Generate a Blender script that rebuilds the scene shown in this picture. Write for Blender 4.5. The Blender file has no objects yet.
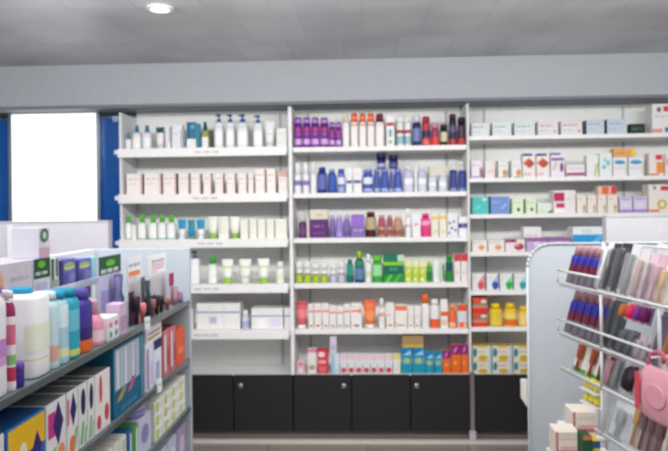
import bpy, bmesh, math, random
from mathutils import Vector, Euler
random.seed(4)
SC = bpy.context.scene
COL = SC.collection

# ------------------------------------------------------------------ camera numbers (also used to read sizes off the photograph)
YAW = math.atan(31 / 700); SN, CS = math.sin(YAW), math.cos(YAW)
ROLL = .012; FPX = 700.0; EYE = 1.45
CR, SR = math.cos(ROLL), math.sin(ROLL)
def ray(px, py):
    u = (px - 334) / FPX; v = (207 - py) / FPX
    x = u * CR + v * SR; h = -u * SR + v * CR
    return (x * CS - SN, x * SN + CS, h)
def on_y(px, py, Y):
    d = ray(px, py); t = Y / d[1]; return d[0] * t, EYE + d[2] * t
def on_x(px, py, X):
    d = ray(px, py); t = X / d[0]; return d[1] * t, EYE + d[2] * t

# ------------------------------------------------------------------ materials
MATS = {}
def lin(c):
    c /= 255.0
    return c / 12.92 if c <= .04045 else ((c + .055) / 1.055) ** 2.4
def rgb(h):
    return tuple(lin(int(h[i:i + 2], 16)) for i in (0, 2, 4))
def mat(key):
    """key: hex colour with an optional finish after a colon, e.g. 'ffffff:gloss'"""
    if key in MATS: return MATS[key]
    h, _, fin = key.partition(':')
    m = bpy.data.materials.new('surface_' + key.replace(':', '_')); m.use_nodes = True
    nt = m.node_tree; b = nt.nodes['Principled BSDF']
    c = rgb(h)
    if max(c) - min(c) > .3 * max(c): c = tuple(x ** 1.16 for x in c)
    tex = nt.nodes.new('ShaderNodeTexCoord'); noi = nt.nodes.new('ShaderNodeTexNoise')
    noi.inputs['Scale'].default_value = 34; noi.inputs['Detail'].default_value = 2
    mix = nt.nodes.new('ShaderNodeMix'); mix.data_type = 'RGBA'
    mix.inputs['A'].default_value = (*[x * .93 for x in c], 1); mix.inputs['B'].default_value = (*[min(1, x * 1.06) for x in c], 1)
    nt.links.new(tex.outputs['Object'], noi.inputs['Vector'])
    nt.links.new(noi.outputs['Fac'], mix.inputs['Factor']); nt.links.new(mix.outputs['Result'], b.inputs['Base Color'])
    rough, spec, metal = .5, .4, 0
    if fin == 'gloss': rough = .22
    elif fin == 'matt': rough = .8; spec = .2
    elif fin == 'metal': rough = .3; metal = 1
    elif fin == 'clear':
        rough = .12; b.inputs['Alpha'].default_value = .22
    elif fin == 'lit':
        b.inputs['Emission Color'].default_value = (*c, 1); b.inputs['Emission Strength'].default_value = 1.08
    b.inputs['Roughness'].default_value = rough; b.inputs['Metallic'].default_value = metal
    b.inputs['Specular IOR Level'].default_value = spec
    MATS[key] = m
    return m

# ------------------------------------------------------------------ mesh helper
class MB:
    def __init__(self): self.v = []; self.f = []; self.m = []; self.s = []; self.k = []
    def mi(self, key):
        if key not in self.k: self.k.append(key)
        return self.k.index(key)
    def face(self, idx, key, smooth=False): self.f.append(idx); self.m.append(self.mi(key)); self.s.append(smooth)
    def box(self, x0, x1, y0, y1, z0, z1, key, c=0.0):
        """box; c > 0 chamfers every edge"""
        bm = bmesh.new(); bmesh.ops.create_cube(bm, size=1)
        for q in bm.verts: q.co = Vector(((x0 + x1) / 2 + q.co.x * (x1 - x0), (y0 + y1) / 2 + q.co.y * (y1 - y0), (z0 + z1) / 2 + q.co.z * (z1 - z0)))
        if c: bmesh.ops.bevel(bm, geom=list(bm.edges), offset=min(c, abs(x1 - x0) * .3, abs(y1 - y0) * .3, abs(z1 - z0) * .3), segments=1, affect='EDGES', profile=.5)
        bm.verts.index_update(); b = len(self.v)
        self.v += [tuple(q.co) for q in bm.verts]
        for f in bm.faces: self.face([b + q.index for q in f.verts], key)
        bm.free(); return self
    def poly(self, pts, key):
        b = len(self.v); self.v += pts; self.face(list(range(b, b + len(pts))), key); return self
    def ext(self, pts2, y0, y1, key):
        """outline in x,z extruded from y0 to y1"""
        n = len(pts2); b = len(self.v)
        self.v += [(x, y0, z) for x, z in pts2] + [(x, y1, z) for x, z in pts2]
        self.face(list(range(b, b + n)), key); self.face([b + n + i for i in range(n)][::-1], key)
        for i in range(n): j = (i + 1) % n; self.face([b + i, b + n + i, b + n + j, b + j], key)
        return self
    def lathe(self, rings, key, n=18, e=2.0, cx=0, cy=0, bands=None, caps=True):
        """rings of (z, half width, half depth); e is the superellipse exponent; bands = [(z0, z1, key)]"""
        b = len(self.v)
        for z, a, d in rings:
            for i in range(n):
                t = 2 * math.pi * i / n; co, si = math.cos(t), math.sin(t)
                self.v.append((cx + a * math.copysign(abs(co) ** (2 / e), co), cy + d * math.copysign(abs(si) ** (2 / e), si), z))
        for r in range(len(rings) - 1):
            zm = (rings[r][0] + rings[r + 1][0]) / 2; kk = key
            for (p, q, hk) in bands or ():
                if p <= zm <= q: kk = hk
            for i in range(n):
                j = (i + 1) % n
                self.face([b + r * n + i, b + r * n + j, b + (r + 1) * n + j, b + (r + 1) * n + i], kk, True)
        if caps:
            self.face([b + i for i in range(n)][::-1], key); t = b + (len(rings) - 1) * n
            self.face([t + i for i in range(n)], bands[-1][2] if bands and bands[-1][1] >= rings[-1][0] - 1e-6 else key)
        return self
    def rod(self, p, q, r, key, n=8):
        p, q = Vector(p), Vector(q); d = (q - p).normalized()
        a = d.orthogonal().normalized(); c = d.cross(a); b = len(self.v)
        for o in (p, q):
            for i in range(n): t = 2 * math.pi * i / n; self.v.append(tuple(o + a * (r * math.cos(t)) + c * (r * math.sin(t))))
        for i in range(n): j = (i + 1) % n; self.face([b + i, b + j, b + n + j, b + n + i], key, True)
        self.face([b + i for i in range(n)][::-1], key); self.face([b + n + i for i in range(n)], key)
        return self
    def build(self, name, parent=None):
        me = bpy.data.meshes.new(name); me.from_pydata(self.v, [], self.f)
        for k in self.k: me.materials.append(mat(k))
        for p, m, s in zip(me.polygons, self.m, self.s): p.material_index = m; p.use_smooth = s
        me.update()
        o = bpy.data.objects.new(name, me); COL.objects.link(o)
        if parent: o.parent = parent
        return o
def empty(name):
    o = bpy.data.objects.new(name, None); o.empty_display_size = .03; COL.objects.link(o); return o
def tag(o, label, cat, group=None):
    o['label'] = label; o['category'] = cat
    if group: o['group'] = group
    return o
def structure(o): o['kind'] = 'structure'; return o

# ------------------------------------------------------------------ product builders: base centre at the origin, front towards -y
def prints(mb, w, h, y, marks, eps=.0006):
    """marks on a flat front: (x0, x1, z0, z1, key, shape) in fractions of the front"""
    for mk in marks or ():
        x0, x1, z0, z1, key = mk[:5]; sh = mk[5] if len(mk) > 5 else 'r'
        X0, X1 = (x0 - .5) * w, (x1 - .5) * w; Z0, Z1 = z0 * h, z1 * h; yy = y - eps; eps += .0002
        if sh == 'r': p = [(X0, yy, Z0), (X1, yy, Z0), (X1, yy, Z1), (X0, yy, Z1)]
        elif sh == 'o':
            p = [((X0 + X1) / 2 + (X1 - X0) / 2 * math.cos(t * math.pi / 8), yy, (Z0 + Z1) / 2 + (Z1 - Z0) / 2 * math.sin(t * math.pi / 8)) for t in range(16)]
        elif sh == 'd': xm, zm = (X0 + X1) / 2, (Z0 + Z1) / 2; p = [(xm, yy, Z0), (X1, yy, zm), (xm, yy, Z1), (X0, yy, zm)]
        elif sh == 't': p = [(X0, yy, Z0), (X1, yy, Z0), (X1, yy, Z1)]
        elif sh == 's':     # slanting stroke
            q = (X1 - X0) * .45; p = [(X0, yy, Z0), (X0 + q, yy, Z0), (X1, yy, Z1), (X1 - q, yy, Z1)]
        elif sh == 'x':     # a line of small printing
            n = max(3, int((X1 - X0) / max(.004, (Z1 - Z0) * .8))); st = (X1 - X0) / n
            for i in range(n):
                if i % 5 == 4: continue
                mb.poly([(X0 + i * st, yy, Z0), (X0 + (i + .7) * st, yy, Z0), (X0 + (i + .7) * st, yy, Z1), (X0 + i * st, yy, Z1)], key)
            continue
        mb.poly(p, key)

def carton(name, w, d, h, P):
    mb = MB(); mb.box(-w / 2, w / 2, -d / 2, d / 2, 0, h, P['c'], .0012)
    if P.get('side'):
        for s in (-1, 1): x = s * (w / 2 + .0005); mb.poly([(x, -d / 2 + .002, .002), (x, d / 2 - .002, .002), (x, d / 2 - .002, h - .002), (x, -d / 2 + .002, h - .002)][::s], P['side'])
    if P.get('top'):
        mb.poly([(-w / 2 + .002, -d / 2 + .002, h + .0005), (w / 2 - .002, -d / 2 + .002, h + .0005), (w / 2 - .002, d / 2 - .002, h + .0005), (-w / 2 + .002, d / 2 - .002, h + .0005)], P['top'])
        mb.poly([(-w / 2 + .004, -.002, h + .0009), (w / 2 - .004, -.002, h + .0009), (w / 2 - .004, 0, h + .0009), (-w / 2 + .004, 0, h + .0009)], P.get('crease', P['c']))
    prints(mb, w, h, -d / 2, P.get('p'))
    return mb.build(name)

def cut_rings(rings, zs):
    """insert rings at heights zs so that colour bands end crisply"""
    for z in zs:
        for i in range(len(rings) - 1):
            a, b = rings[i], rings[i + 1]
            if a[0] + 1e-5 < z < b[0] - 1e-5:
                t = (z - a[0]) / (b[0] - a[0]); rings.insert(i + 1, (z, a[1] + (b[1] - a[1]) * t, a[2] + (b[2] - a[2]) * t)); break
    return rings

def bottle(name, w, d, h, P):
    """P: c body, cap, ch cap height fraction, cw cap width fraction, style screw/flip/pump/spray, label (z0, z1, key), bands, e, marks"""
    r = empty(name); e = P.get('e', 2.6); a, q = w / 2 * P.get('slim', 1), d / 2
    ch = P.get('ch', .2); cw = P.get('cw', .55); hb = h * (1 - ch); st = P.get('style', 'screw')
    neck = (a * cw * .8, min(q * cw * .9, a * cw * .8))
    sh = P.get('sho', .14)
    rings = [(0, a * .92, q * .92), (h * .015, a * .98, q * .98), (h * .03, a, q), (hb * (1 - sh), a, q), (hb * (1 - sh * .55), a * .93, q * .93), (hb * (1 - sh * .2), max(neck[0], a * .74), max(neck[1], q * .72)), (hb * .985, neck[0], neck[1]), (hb, neck[0], neck[1])]
    bands = [(z0 * h, z1 * h, k) for z0, z1, k in P.get('bands', ())]
    cut_rings(rings, [z for b in bands for z in b[:2]])
    MB().lathe(rings, P['c'], e=e, bands=bands).build('body', r)
    lab = P.get('sticker')
    if lab:
        z0, z1 = lab[0] * h, lab[1] * h; k = 1.012; L = MB()
        n = 12; pts = []                                         # a sticker wrapped on the front half
        for zz in (z0, z1):
            for i in range(n + 1):
                t = math.pi * (1.08 + .84 * i / n); co, si = math.cos(t), math.sin(t)
                pts.append((k * a * math.copysign(abs(co) ** (2 / e), co), k * q * math.copysign(abs(si) ** (2 / e), si), zz))
        L.v = pts
        for i in range(n): L.face([i, i + 1, n + 2 + i, n + 1 + i], lab[2], True)
        L.build('label', r)
    c = MB(); ck = P.get('cap', 'f0eeee')
    if st == 'pump':
        rr = a * cw * .62
        c.lathe([(hb - .002, rr, rr), (hb + h * ch * .34, rr, rr), (hb + h * ch * .4, rr * .8, rr * .8)], ck)
        c.build('collar', r)
        p = MB(); p.lathe([(hb + h * ch * .38, rr * .3, rr * .3), (hb + h * ch * .72, rr * .3, rr * .3)], ck, n=10)
        p.lathe([(hb + h * ch * .7, rr * .75, rr * .75), (h - .001, rr * .8, rr * .8), (h, rr * .6, rr * .6)], ck)
        p.box(-rr * 1.7 if P.get('nl', 1) > 0 else rr * .2, -rr * .2 if P.get('nl', 1) > 0 else rr * 1.7, -rr * .3, rr * .3, hb + h * ch * .76, h - .002, ck)
        p.build('pump_head', r)
    else:
        if st == 'flip': ca, cq = a * cw, q * cw
        elif st == 'spray': ca = cq = min(a, q) * .98
        else: ca = cq = a * cw
        cr = [(hb - .001, ca, cq), (hb + h * ch * .8, ca * P.get('ct', .95), cq * P.get('ct', .95)), (hb + h * ch * .95, ca * .82, cq * .82), (h, ca * .6, cq * .6)]
        cb = [(hb + z0 * h * ch, hb + z1 * h * ch, k) for z0, z1, k in P.get('cbands', ())]
        cut_rings(cr, [z for b in cb for z in b[:2]])
        c.lathe(cr, ck, e=2.4 if st == 'flip' else 2, bands=cb).build('cap', r)
    return r

def tube(name, w, d, h, P):
    """squeeze tube standing on its cap, flat seam at the top"""
    r = empty(name); ch = P.get('ch', .16); hb = h * ch; a = w / 2
    b0 = a * .74
    MB().lathe([(0, b0 * .9, b0 * .9), (hb * .1, b0 * .96, b0 * .96), (hb, b0 * .98, b0 * .98)], P['cap'], n=16).build('cap', r)
    rings = [(hb, b0 * .6, b0 * .6), (hb + h * .03, b0, b0)]
    for t in (.2, .45, .7, .9): rings.append((hb + (h - hb) * t, b0 + (a - b0) * t, b0 * (1 - t) + .003))
    rings += [(h * .955, a, .002), (h, a, .0018)]
    bands = [(z0 * h, z1 * h, k) for z0, z1, k in P.get('bands', ())]
    cut_rings(rings, [z for b in bands for z in b[:2]])
    MB().lathe(rings, P['c'], e=2.0, bands=bands).build('tube_body', r)
    return r

def jar(name, w, d, h, P):
    r = empty(name); a = w / 2; lh = P.get('lh', .34) * h; hb = h - lh
    bands = [(z0 * h, z1 * h, k) for z0, z1, k in P.get('bands', ())]
    rings = cut_rings([(0, a * .88, a * .88), (hb * .1, a * .97, a * .97), (hb * .85, a * .97, a * .97), (hb, a * .85, a * .85)], [z for b in bands for z in b[:2]])
    MB().lathe(rings, P['c'], bands=bands).build('body', r)
    MB().lathe([(hb, a, a), (h - .003, a, a), (h, a * .92, a * .92)], P['cap']).build('lid', r)
    return r

def pack(name, w, d, h, P):
    """hanging or standing blister pack: card with a header, a clear or coloured blister, the goods in it"""
    r = empty(name); t = .0025
    hd = P.get('hd', .2)
    cd = MB(); cd.box(-w / 2, w / 2, d / 2 - t, d / 2, 0, h, P['c'])
    marks = list(P.get('p', ()))
    if P.get('hk'): marks.insert(0, (0, 1, 1 - hd, 1, P['hk']))
    prints(cd, w, h, d / 2 - t, marks); cd.build('card', r)
    if P.get('goods'):
        g = MB(); n, key, sh = P['goods']; iw = w * .84 / n; zt = h * (1 - hd) * .96
        for i in range(n):
            x = -w * .42 + iw * (i + .5)
            if sh == 'stick': g.lathe([(h * .05, iw * .3, d * .25), (zt * .5, iw * .38, d * .32), (zt * .62, iw * .22, d * .2), (zt, iw * .3, d * .26)], key, n=10, cy=-d * .05)
            elif sh == 'ball': g.lathe([(h * .08, iw * .1, d * .1), (h * .16, iw * .4, d * .4), (zt * .5, iw * .47, d * .42), (zt * .85, iw * .36, d * .36), (zt, iw * .1, d * .1)], key, n=12, cy=-d * .03)
            elif sh == 'brush':
                g.lathe([(h * .04, iw * .2, d * .2), (zt * .45, iw * .16, d * .16), (zt * .5, iw * .4, d * .35), (zt * .95, iw * .42, d * .35), (zt, iw * .3, d * .25)], key, n=10, cy=-d * .05)
        g.build('goods', r)
    if P.get('bl'):
        z1 = h * (1 - hd) * .98
        b = MB(); b.box(-w * .46, w * .46, -d / 2, d / 2 - t - .0006, h * .03, z1, P['bl'], d * .25); b.build('blister', r)
    return r
KIND = dict(carton=carton, bottle=bottle, tube=tube, jar=jar, pack=pack)
ORD = 'first second third fourth fifth sixth seventh eighth ninth tenth eleventh twelfth thirteenth'.split()

def words_for(label, i, n, **kw):
    """a row's label with its place in the row, counted from the left"""
    long_ = label.replace('{o} of', '{o} from left of').format(o=ORD[i], n=n, **kw)
    return long_ if len(long_.replace('-', ' ').split()) <= 16 else label.format(o=ORD[i], n=n, **kw)

# ------------------------------------------------------------------ the room
def room():
    m = mat('83776f:gloss')                                # floor: tiles with thin joints
    m = bpy.data.materials.new('floor_tiles'); m.use_nodes = True; nt = m.node_tree; b = nt.nodes['Principled BSDF']
    tc = nt.nodes.new('ShaderNodeTexCoord'); br = nt.nodes.new('ShaderNodeTexBrick')
    br.offset = 0; br.inputs['Scale'].default_value = 1; br.inputs['Brick Width'].default_value = .6; br.inputs['Row Height'].default_value = .6; br.inputs['Mortar Size'].default_value = .004
    br.inputs['Color1'].default_value = (*rgb('a89a92'), 1); br.inputs['Color2'].default_value = (*rgb('a2958d'), 1); br.inputs['Mortar'].default_value = (*rgb('8a7e78'), 1)
    nt.links.new(tc.outputs['Object'], br.inputs['Vector']); nt.links.new(br.outputs['Color'], b.inputs['Base Color']); b.inputs['Roughness'].default_value = .22
    MATS['floor'] = m
    structure(MB().box(-3.6, 3.6, -1.2, 4.9, -.1, 0, 'floor').build('floor'))
    # ceiling: brushed metal panels of slightly different tone
    m = bpy.data.materials.new('ceiling_panels'); m.use_nodes = True; nt = m.node_tree; b = nt.nodes['Principled BSDF']
    tc = nt.nodes.new('ShaderNodeTexCoord'); br = nt.nodes.new('ShaderNodeTexBrick'); no = nt.nodes.new('ShaderNodeTexNoise'); mx = nt.nodes.new('ShaderNodeMix'); mx.data_type = 'RGBA'
    br.offset = .37; br.inputs['Scale'].default_value = 1; br.inputs['Brick Width'].default_value = .3; br.inputs['Row Height'].default_value = .62; br.inputs['Mortar Size'].default_value = .006
    br.inputs['Color1'].default_value = (*rgb('e8ebf0'), 1); br.inputs['Color2'].default_value = (*rgb('dcdfe4'), 1); br.inputs['Mortar'].default_value = (*rgb('d6d9de'), 1)
    no.inputs['Scale'].default_value = 2.2
    mx.blend_type = 'MULTIPLY'; mx.inputs['Factor'].default_value = .6
    nt.links.new(tc.outputs['Object'], br.inputs['Vector']); nt.links.new(tc.outputs['Object'], no.inputs['Vector'])
    nt.links.new(br.outputs['Color'], mx.inputs['A']); nt.links.new(no.outputs['Fac'], mx.inputs['B']); nt.links.new(mx.outputs['Result'], b.inputs['Base Color'])
    b.inputs['Roughness'].default_value = .42; b.inputs['Metallic'].default_value = 0
    MATS['ceil'] = m
    structure(MB().box(-3.6, 3.6, -1.2, 4.9, 2.354, 2.45, 'ceil').build('ceiling'))
    structure(MB().box(-3.6, 3.6, 4.78, 4.9, 0, 2.354, 'd5d7d8:matt').build('wall_back'))
    structure(MB().box(-3.7, -3.6, -1.2, 4.9, 0, 2.45, 'd5d7d8:matt').build('wall_left'))
    structure(MB().box(3.6, 3.7, -1.2, 4.9, 0, 2.45, 'd5d7d8:matt').build('wall_right'))
    t = MB().box(-3.6, 3.6, 4.28, 4.779, 2.10, 2.353, 'a9aeb4:matt')
    t.box(-3.6, 3.6, 4.272, 4.30, 2.082, 2.096, '7c8187:matt')
    structure(t.build('trim_1'))
    structure(MB().box(-1.1, 3.0, 4.285, 4.335, 0.0005, .011, 'e6dcd6').build('trim_2'))
room()
# recessed spotlight in the ceiling
q_ = ray(160, 9); sx, sy = q_[0] * (2.345 - EYE) / q_[2], q_[1] * (2.345 - EYE) / q_[2]
t = tag(empty('ceiling_spotlight'), 'small round recessed spotlight shining in the grey ceiling', 'spotlight'); t.location = (sx, sy, 2.345)
MB().lathe([(-.004, .062, .062), (.008, .058, .058)], 'd8dadc', n=24).build('trim_ring', t)
MB().lathe([(-.006, .042, .042), (-.0042, .042, .042)], 'ffffff:lit', n=24).build('lens', t)

# ------------------------------------------------------------------ blue wall board, lightbox, half-height partitions
blue = MB().box(-3.0, -1.56, 4.60, 4.62, .3, 2.06, '1268b8:gloss')
for z in (1.93, 1.68, 1.42): blue.box(-3.0, -1.56, 4.598, 4.60, z, z + .006, '1a62a8:gloss')
tag(blue.build('wall_board'), 'glossy deep blue wall board behind the blank white lightbox', 'wall board')
x0, z1 = on_y(11, 114.4, 4.55); x1, z0 = on_y(97, 222, 4.55)
lb = tag(empty('lightbox'), 'blank glowing white poster lightbox on the blue wall board', 'lightbox'); lb.location = ((x0 + x1) / 2, 4.55, (z0 + z1) / 2)
W, H = (x1 - x0) / 2, (z1 - z0) / 2
f = MB(); k = .022
f.box(-W - k, -W, 0, .045, -H - k, H + k, 'aab4c0:metal'); f.box(W, W + k, 0, .045, -H - k, H + k, 'aab4c0:metal'); f.box(-W, W, 0, .045, H, H + k, 'aab4c0:metal'); f.box(-W, W, 0, .045, -H - k, -H, 'aab4c0:metal')
f.build('frame', lb); MB().box(-W, W, .01, .03, -H, H, 'ffffff:lit').build('screen', lb)
sx, sz = on_y(114.8, 118.5, 4.59)
st = MB(); st.lathe([(-.002, .022, .022), (.0, .022, .022)], 'b8d4ec', n=20)
o = st.build('sticker'); o.rotation_euler = (math.pi / 2, 0, 0); o.location = (sx, 4.597, sz); tag(o, 'small pale round sticker on top corner of blue board', 'sticker')
p = tag(empty('low_partition'), 'grey half-height partition below the white lightbox', 'partition'); p.location = (-1.155, 3.1, 0)
MB().box(-2.0, -.0, 0, .05, 0, 1.395, 'b2b0b8').build('panel', p)
px, _ = on_y(11, 240, 3.1); MB().box(px + 1.155 - .012, px + 1.155 + .012, -.012, -.0002, 0, 1.385, 'c6c4cc').build('cover_strip', p)
MB().box(-2.0, -.0, -.004, .054, 1.3955, 1.402, 'aeacb4').build('top_cap', p)
p = tag(empty('low_partition'), 'white half-height partition hiding part of right bay shelves', 'partition'); p.location = (1.049, 3.1, 0)
MB().box(0, 2.0, 0, .05, 0, 1.392, 'b6b6bb').build('panel', p)
MB().box(0, 2.0, -.004, .054, 1.3925, 1.398, 'bcbcc0').build('top_cap', p)

# ------------------------------------------------------------------ the wall shelving: three bays and their black base cabinets
WH = 'efeeee'; BACK = 'f4f5f3:matt'
XL, XM, XR, XE = -1.522, -.46, .642, 2.0
SH_LM = [1.824, 1.538, 1.258, .976, .69]; SH_R = [1.876, 1.617, 1.394, 1.161, .922, .698]; CAB = .410
def bay(label, x0, x1, zs, thick, yf, posts, rail, ends):
    r = tag(empty('shelving_bay'), label, 'shelving', 'wall shelving bays'); r.location = (x0, 4.34, 0); w = x1 - x0
    MB().box(.002, w - .0125, .285, .297, CAB + .002, 2.095, BACK).build('back_panel', r)
    for q in posts: MB().box(q - .006, q + .006, .278, .2845, CAB + .002, 2.075, 'b9bcbd').build('slotted_rail', r)
    if rail: MB().box(-.014, .0, -.012, .296, CAB + .002, 2.06, 'e6e8ea', .002).build('side_panel', r)
    for u in ends: MB().box(u - .011, u + .011 - (.0115 if u > 1 else 0), -.012, .296, CAB + .002, 2.078, WH, .002).build('upright', r)
    for z in zs:
        s = MB().box(.014 if 0 in ends else .0015, w - .014, yf + .004, .277, z - thick, z, WH, .002)
        s = s.build('shelf', r)
        if rail:
            g = MB().box(-.012, w - .02, yf - .004, yf + .0035, z - rail + .004, z + .004, 'f3f1f1', .002)
            c = random.uniform(.42, .52); 
            for i in range(14):
                if i % 5 != 4: g.poly([(w * c + i * .011, yf - .0045, z - .03), (w * c + i * .011 + .008, yf - .0045, z - .03), (w * c + i * .011 + .008, yf - .0045, z - .018), (w * c + i * .011, yf - .0045, z - .018)], 'b9b6ba')
            g.build('price_rail', s)
            MB().box(-.034, -.0145, yf - .002, yf + .03, z - .03, z - .004, 'dfe8f2', .002).build('bracket_end', s)
    return r
def bx_(px, x0): return on_y(px, 200, 4.62)[0] - x0
L_ = bay('left wall shelving bay with thick white shelves of skincare', XL, XM, SH_LM, .03, -.045, (bx_(281, XL),), .055, ())
M_ = bay('middle wall shelving bay between the two white uprights', XM, XR, SH_LM, .03, -.004, (bx_(309, XM), bx_(447, XM)), 0, (0, XR - XM))
R_ = bay('right wall shelving bay stocked with medicine boxes', XR, XE, SH_R, .025, -.004, (bx_(485, XR), bx_(624, XR)), 0, ())
MB().box(XR - XM - .012, XR - XM + .012, -.03, -.0125, .014, CAB + .02, 'cfcfd2:metal').box(XR - XM - .02, XR - XM + .018, -.04, -.0125, .014, .07, 'c8c4c4').build('post_foot', M_)

def cabinet(label, x0, x1, seams, locks):
    r = tag(empty('base_cabinet'), label, 'cabinet', 'black base cabinets'); r.location = (x0, 4.34, 0); w = x1 - x0
    MB().box(.001, w - .001, .016, .43, .056, CAB - .0125, '1d1c1f').build('carcass', r)
    MB().box(.001, w - .001, .016, .43, CAB - .012, CAB - .0003, 'e9eae8').build('top_board', r)
    MB().box(.001, w - .001, .03, .06, .001, .0555, '7d7371').build('plinth', r)
    b = [0] + seams + [w]
    for i in range(len(b) - 1):
        d = MB().box(b[i] + .004, b[i + 1] - .004, -.004, .0155, .058, CAB - .002, '232225', .002).build('door', r)
        for lx in locks:
            if b[i] < lx < b[i + 1]:
                k = MB(); k.lathe([(0, .017, .017), (.008, .016, .016), (.01, .009, .009)], 'c9c7c4:metal', n=18)
                k.box(-.0015, .0015, -.008, .008, .0085, .0106, '4a4a4a')
                k = k.build('lock', d); k.rotation_euler = (math.pi / 2, 0, 0); k.location = (lx, -.0045, on_y(300, 386, 4.33)[1])
    return r
def X(px, py=400): return on_y(px, py, 4.34)[0]
cabinet('black two-door base cabinet with one lock under left bay', XL, XM, [X(176) - XL, X(233.7) - XL], [X(241) - XL])
cabinet('black three-door base cabinet with two locks under middle bay', XM, XR, [X(351.5) - XM, X(410.5) - XM], [X(344) - XM, X(417) - XM])
cabinet('black base cabinet without visible lock under right bay', XR, XE, [X(531) - XR, X(592) - XR], [])

# ------------------------------------------------------------------ stock on the wall shelving
SHELF = {}
for i, z in enumerate(SH_LM): SHELF['L%d' % (i + 1)] = z; SHELF['M%d' % (i + 1)] = z
for i, z in enumerate(SH_R): SHELF['R%d' % (i + 1)] = z
SHELF['M6'] = CAB; SHELF['R7'] = CAB
WHERE = {}
for c, n in (('L', 'left'), ('M', 'middle'), ('R', 'right')):
    for i, t in enumerate(['top', 'second', 'third', 'fourth', 'fifth', 'sixth']): WHERE['%s%d' % (c, i + 1)] = '%s bay %s shelf' % (n, t)
WHERE['M6'] = 'middle bay cabinet top'; WHERE['R7'] = 'right bay cabinet top'
FY = 4.365
TOPS = {}
def stock(sh, kind, name, cat, spans, label, group=None, d=None, on=None, back=0.0, key=None, lift=0, **P):
    """spans: (left px, right px, top px) of each item, read on the photograph at the plane of the shelf front"""
    for i, s in enumerate(spans):
        yf = FY + back; z0 = (TOPS[on] if on else SHELF[sh]) + .0008 + lift
        xa, z1 = on_y(s[0], s[2], yf); xb, _ = on_y(s[1], s[2], yf)
        w = max(.012, xb - xa - .003); h = z1 - z0
        dd = d or (min(.1, max(.035, w * .8)) if kind == 'carton' else (min(w, .075) if kind != 'pack' else .03))
        if kind in ('tube', 'jar'): dd = w * (.76 if kind == 'tube' else 1)
        o = KIND[kind](name, w, dd, h, P)
        o.location = ((xa + xb) / 2, yf + dd / 2 + .003, z0)
        n = len(spans)
        tag(o, words_for(label, i, n, sh=WHERE[sh]), cat, group if n > 1 else None)
    if key: TOPS[key] = z0 + h
def box(sh, spans, label, group=None, name='carton', cat='box', **P): stock(sh, 'carton', name, cat, spans, label, group, **P)
def bot(sh, spans, label, group=None, name='lotion_bottle', cat='bottle', **P): stock(sh, 'bottle', name, cat, spans, label, group, **P)
def tub(sh, spans, label, group=None, name='cream_tube', cat='tube', **P): stock(sh, 'tube', name, cat, spans, label, group, **P)
def jr(sh, spans, label, group=None, name='cream_jar', cat='jar', **P): stock(sh, 'jar', name, cat, spans, label, group, **P)

# ---- left bay, top shelf
W = 'eceaea'
bot('L1', [(124.4, 130.5, 132.5)], 'short white bottle with angled teal pump at the outer end, {sh}', c=W, cap='2f8fb0', style='pump', ch=.36, cw=.8)
bot('L1', [(130.8, 140, 125), (141, 150.3, 125)], '{o} of two white bottles with round teal caps, {sh}', 'teal-capped white bottles', c='e6e6e8', cap='2784a8', ch=.27, cw=.5, ct=.8, sho=.25, sticker=(.1, .5, 'f4f4f4'))
tub('L1', [(154.5, 163.5, 126)], 'white slim tube with dark stripe beside the teal-capped bottles, {sh}', c=W, cap='e0e0e2', bands=[(.72, .96, '2f5a66')])
box('L1', [(165, 170.6, 125.5)], 'narrow white carton with grey stripe, {sh}', c='e4e4e6', p=[(.75, .97, .3, .95, '9a9ba8')])
box('L1', [(171.4, 182.5, 124.5)], 'plain white carton before the teal cartons, {sh}', c='e6e6ea', p=[(.82, .97, .03, .8, 'aab2c8'), (.1, .7, .6, .66, 'c4c6cc', 'x')])
box('L1', [(186.2, 195.8, 122)], 'wide teal carton with white lower part, {sh}', c='ececee', p=[(0, 1, .38, 1, '0f7d9e'), (.05, .3, .4, .98, '0b5c78'), (.45, .8, .75, .88, '79c3d6', 'o')])
box('L1', [(196.3, 199.8, 123.5)], 'slim all-teal carton beside wider teal carton, {sh}', c='1590ad')
bot('L1', [(200.3, 208, 121.5)], 'olive bottle with teal cap and white label, {sh}', c='a9a566', cap='1f5f78', ch=.3, cw=.66, ct=.6, sticker=(.04, .44, 'f2f2ec'))
box('L1', [(208.5, 212.3, 130)], 'slim dark olive carton behind olive bottle, {sh}', c='6f7650', back=.05)
bot('L1', [(213.5, 222.3, 113.6), (225, 233.6, 113.6), (236, 247.2, 113.6), (252.5, 262, 114.6)], '{o} of four tall white bottles with blue pump heads, {sh}', 'blue-pump white bottles', name='pump_bottle', c='e6e7ea', cap='2263a6', style='pump', ch=.24, cw=.82, sho=.08, e=4, sticker=(.12, .5, 'f6f6f8'), bands=[(.6, .64, 'c9ccd4')])
tub('L1', [(263.6, 274.4, 120.5)], 'white squeeze tube after the blue-pump bottles, {sh}', c='eceded', cap='dfe0e2', bands=[(.5, .54, 'cfd2d6')])
box('L1', [(276.3, 287, 128)], 'squat white carton at the upright end, {sh}', c='e9e8e6', p=[(.15, .85, .7, .76, 'c8c6c6', 'x'), (.15, .6, .25, .3, 'c8c6c6', 'x')])
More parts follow.
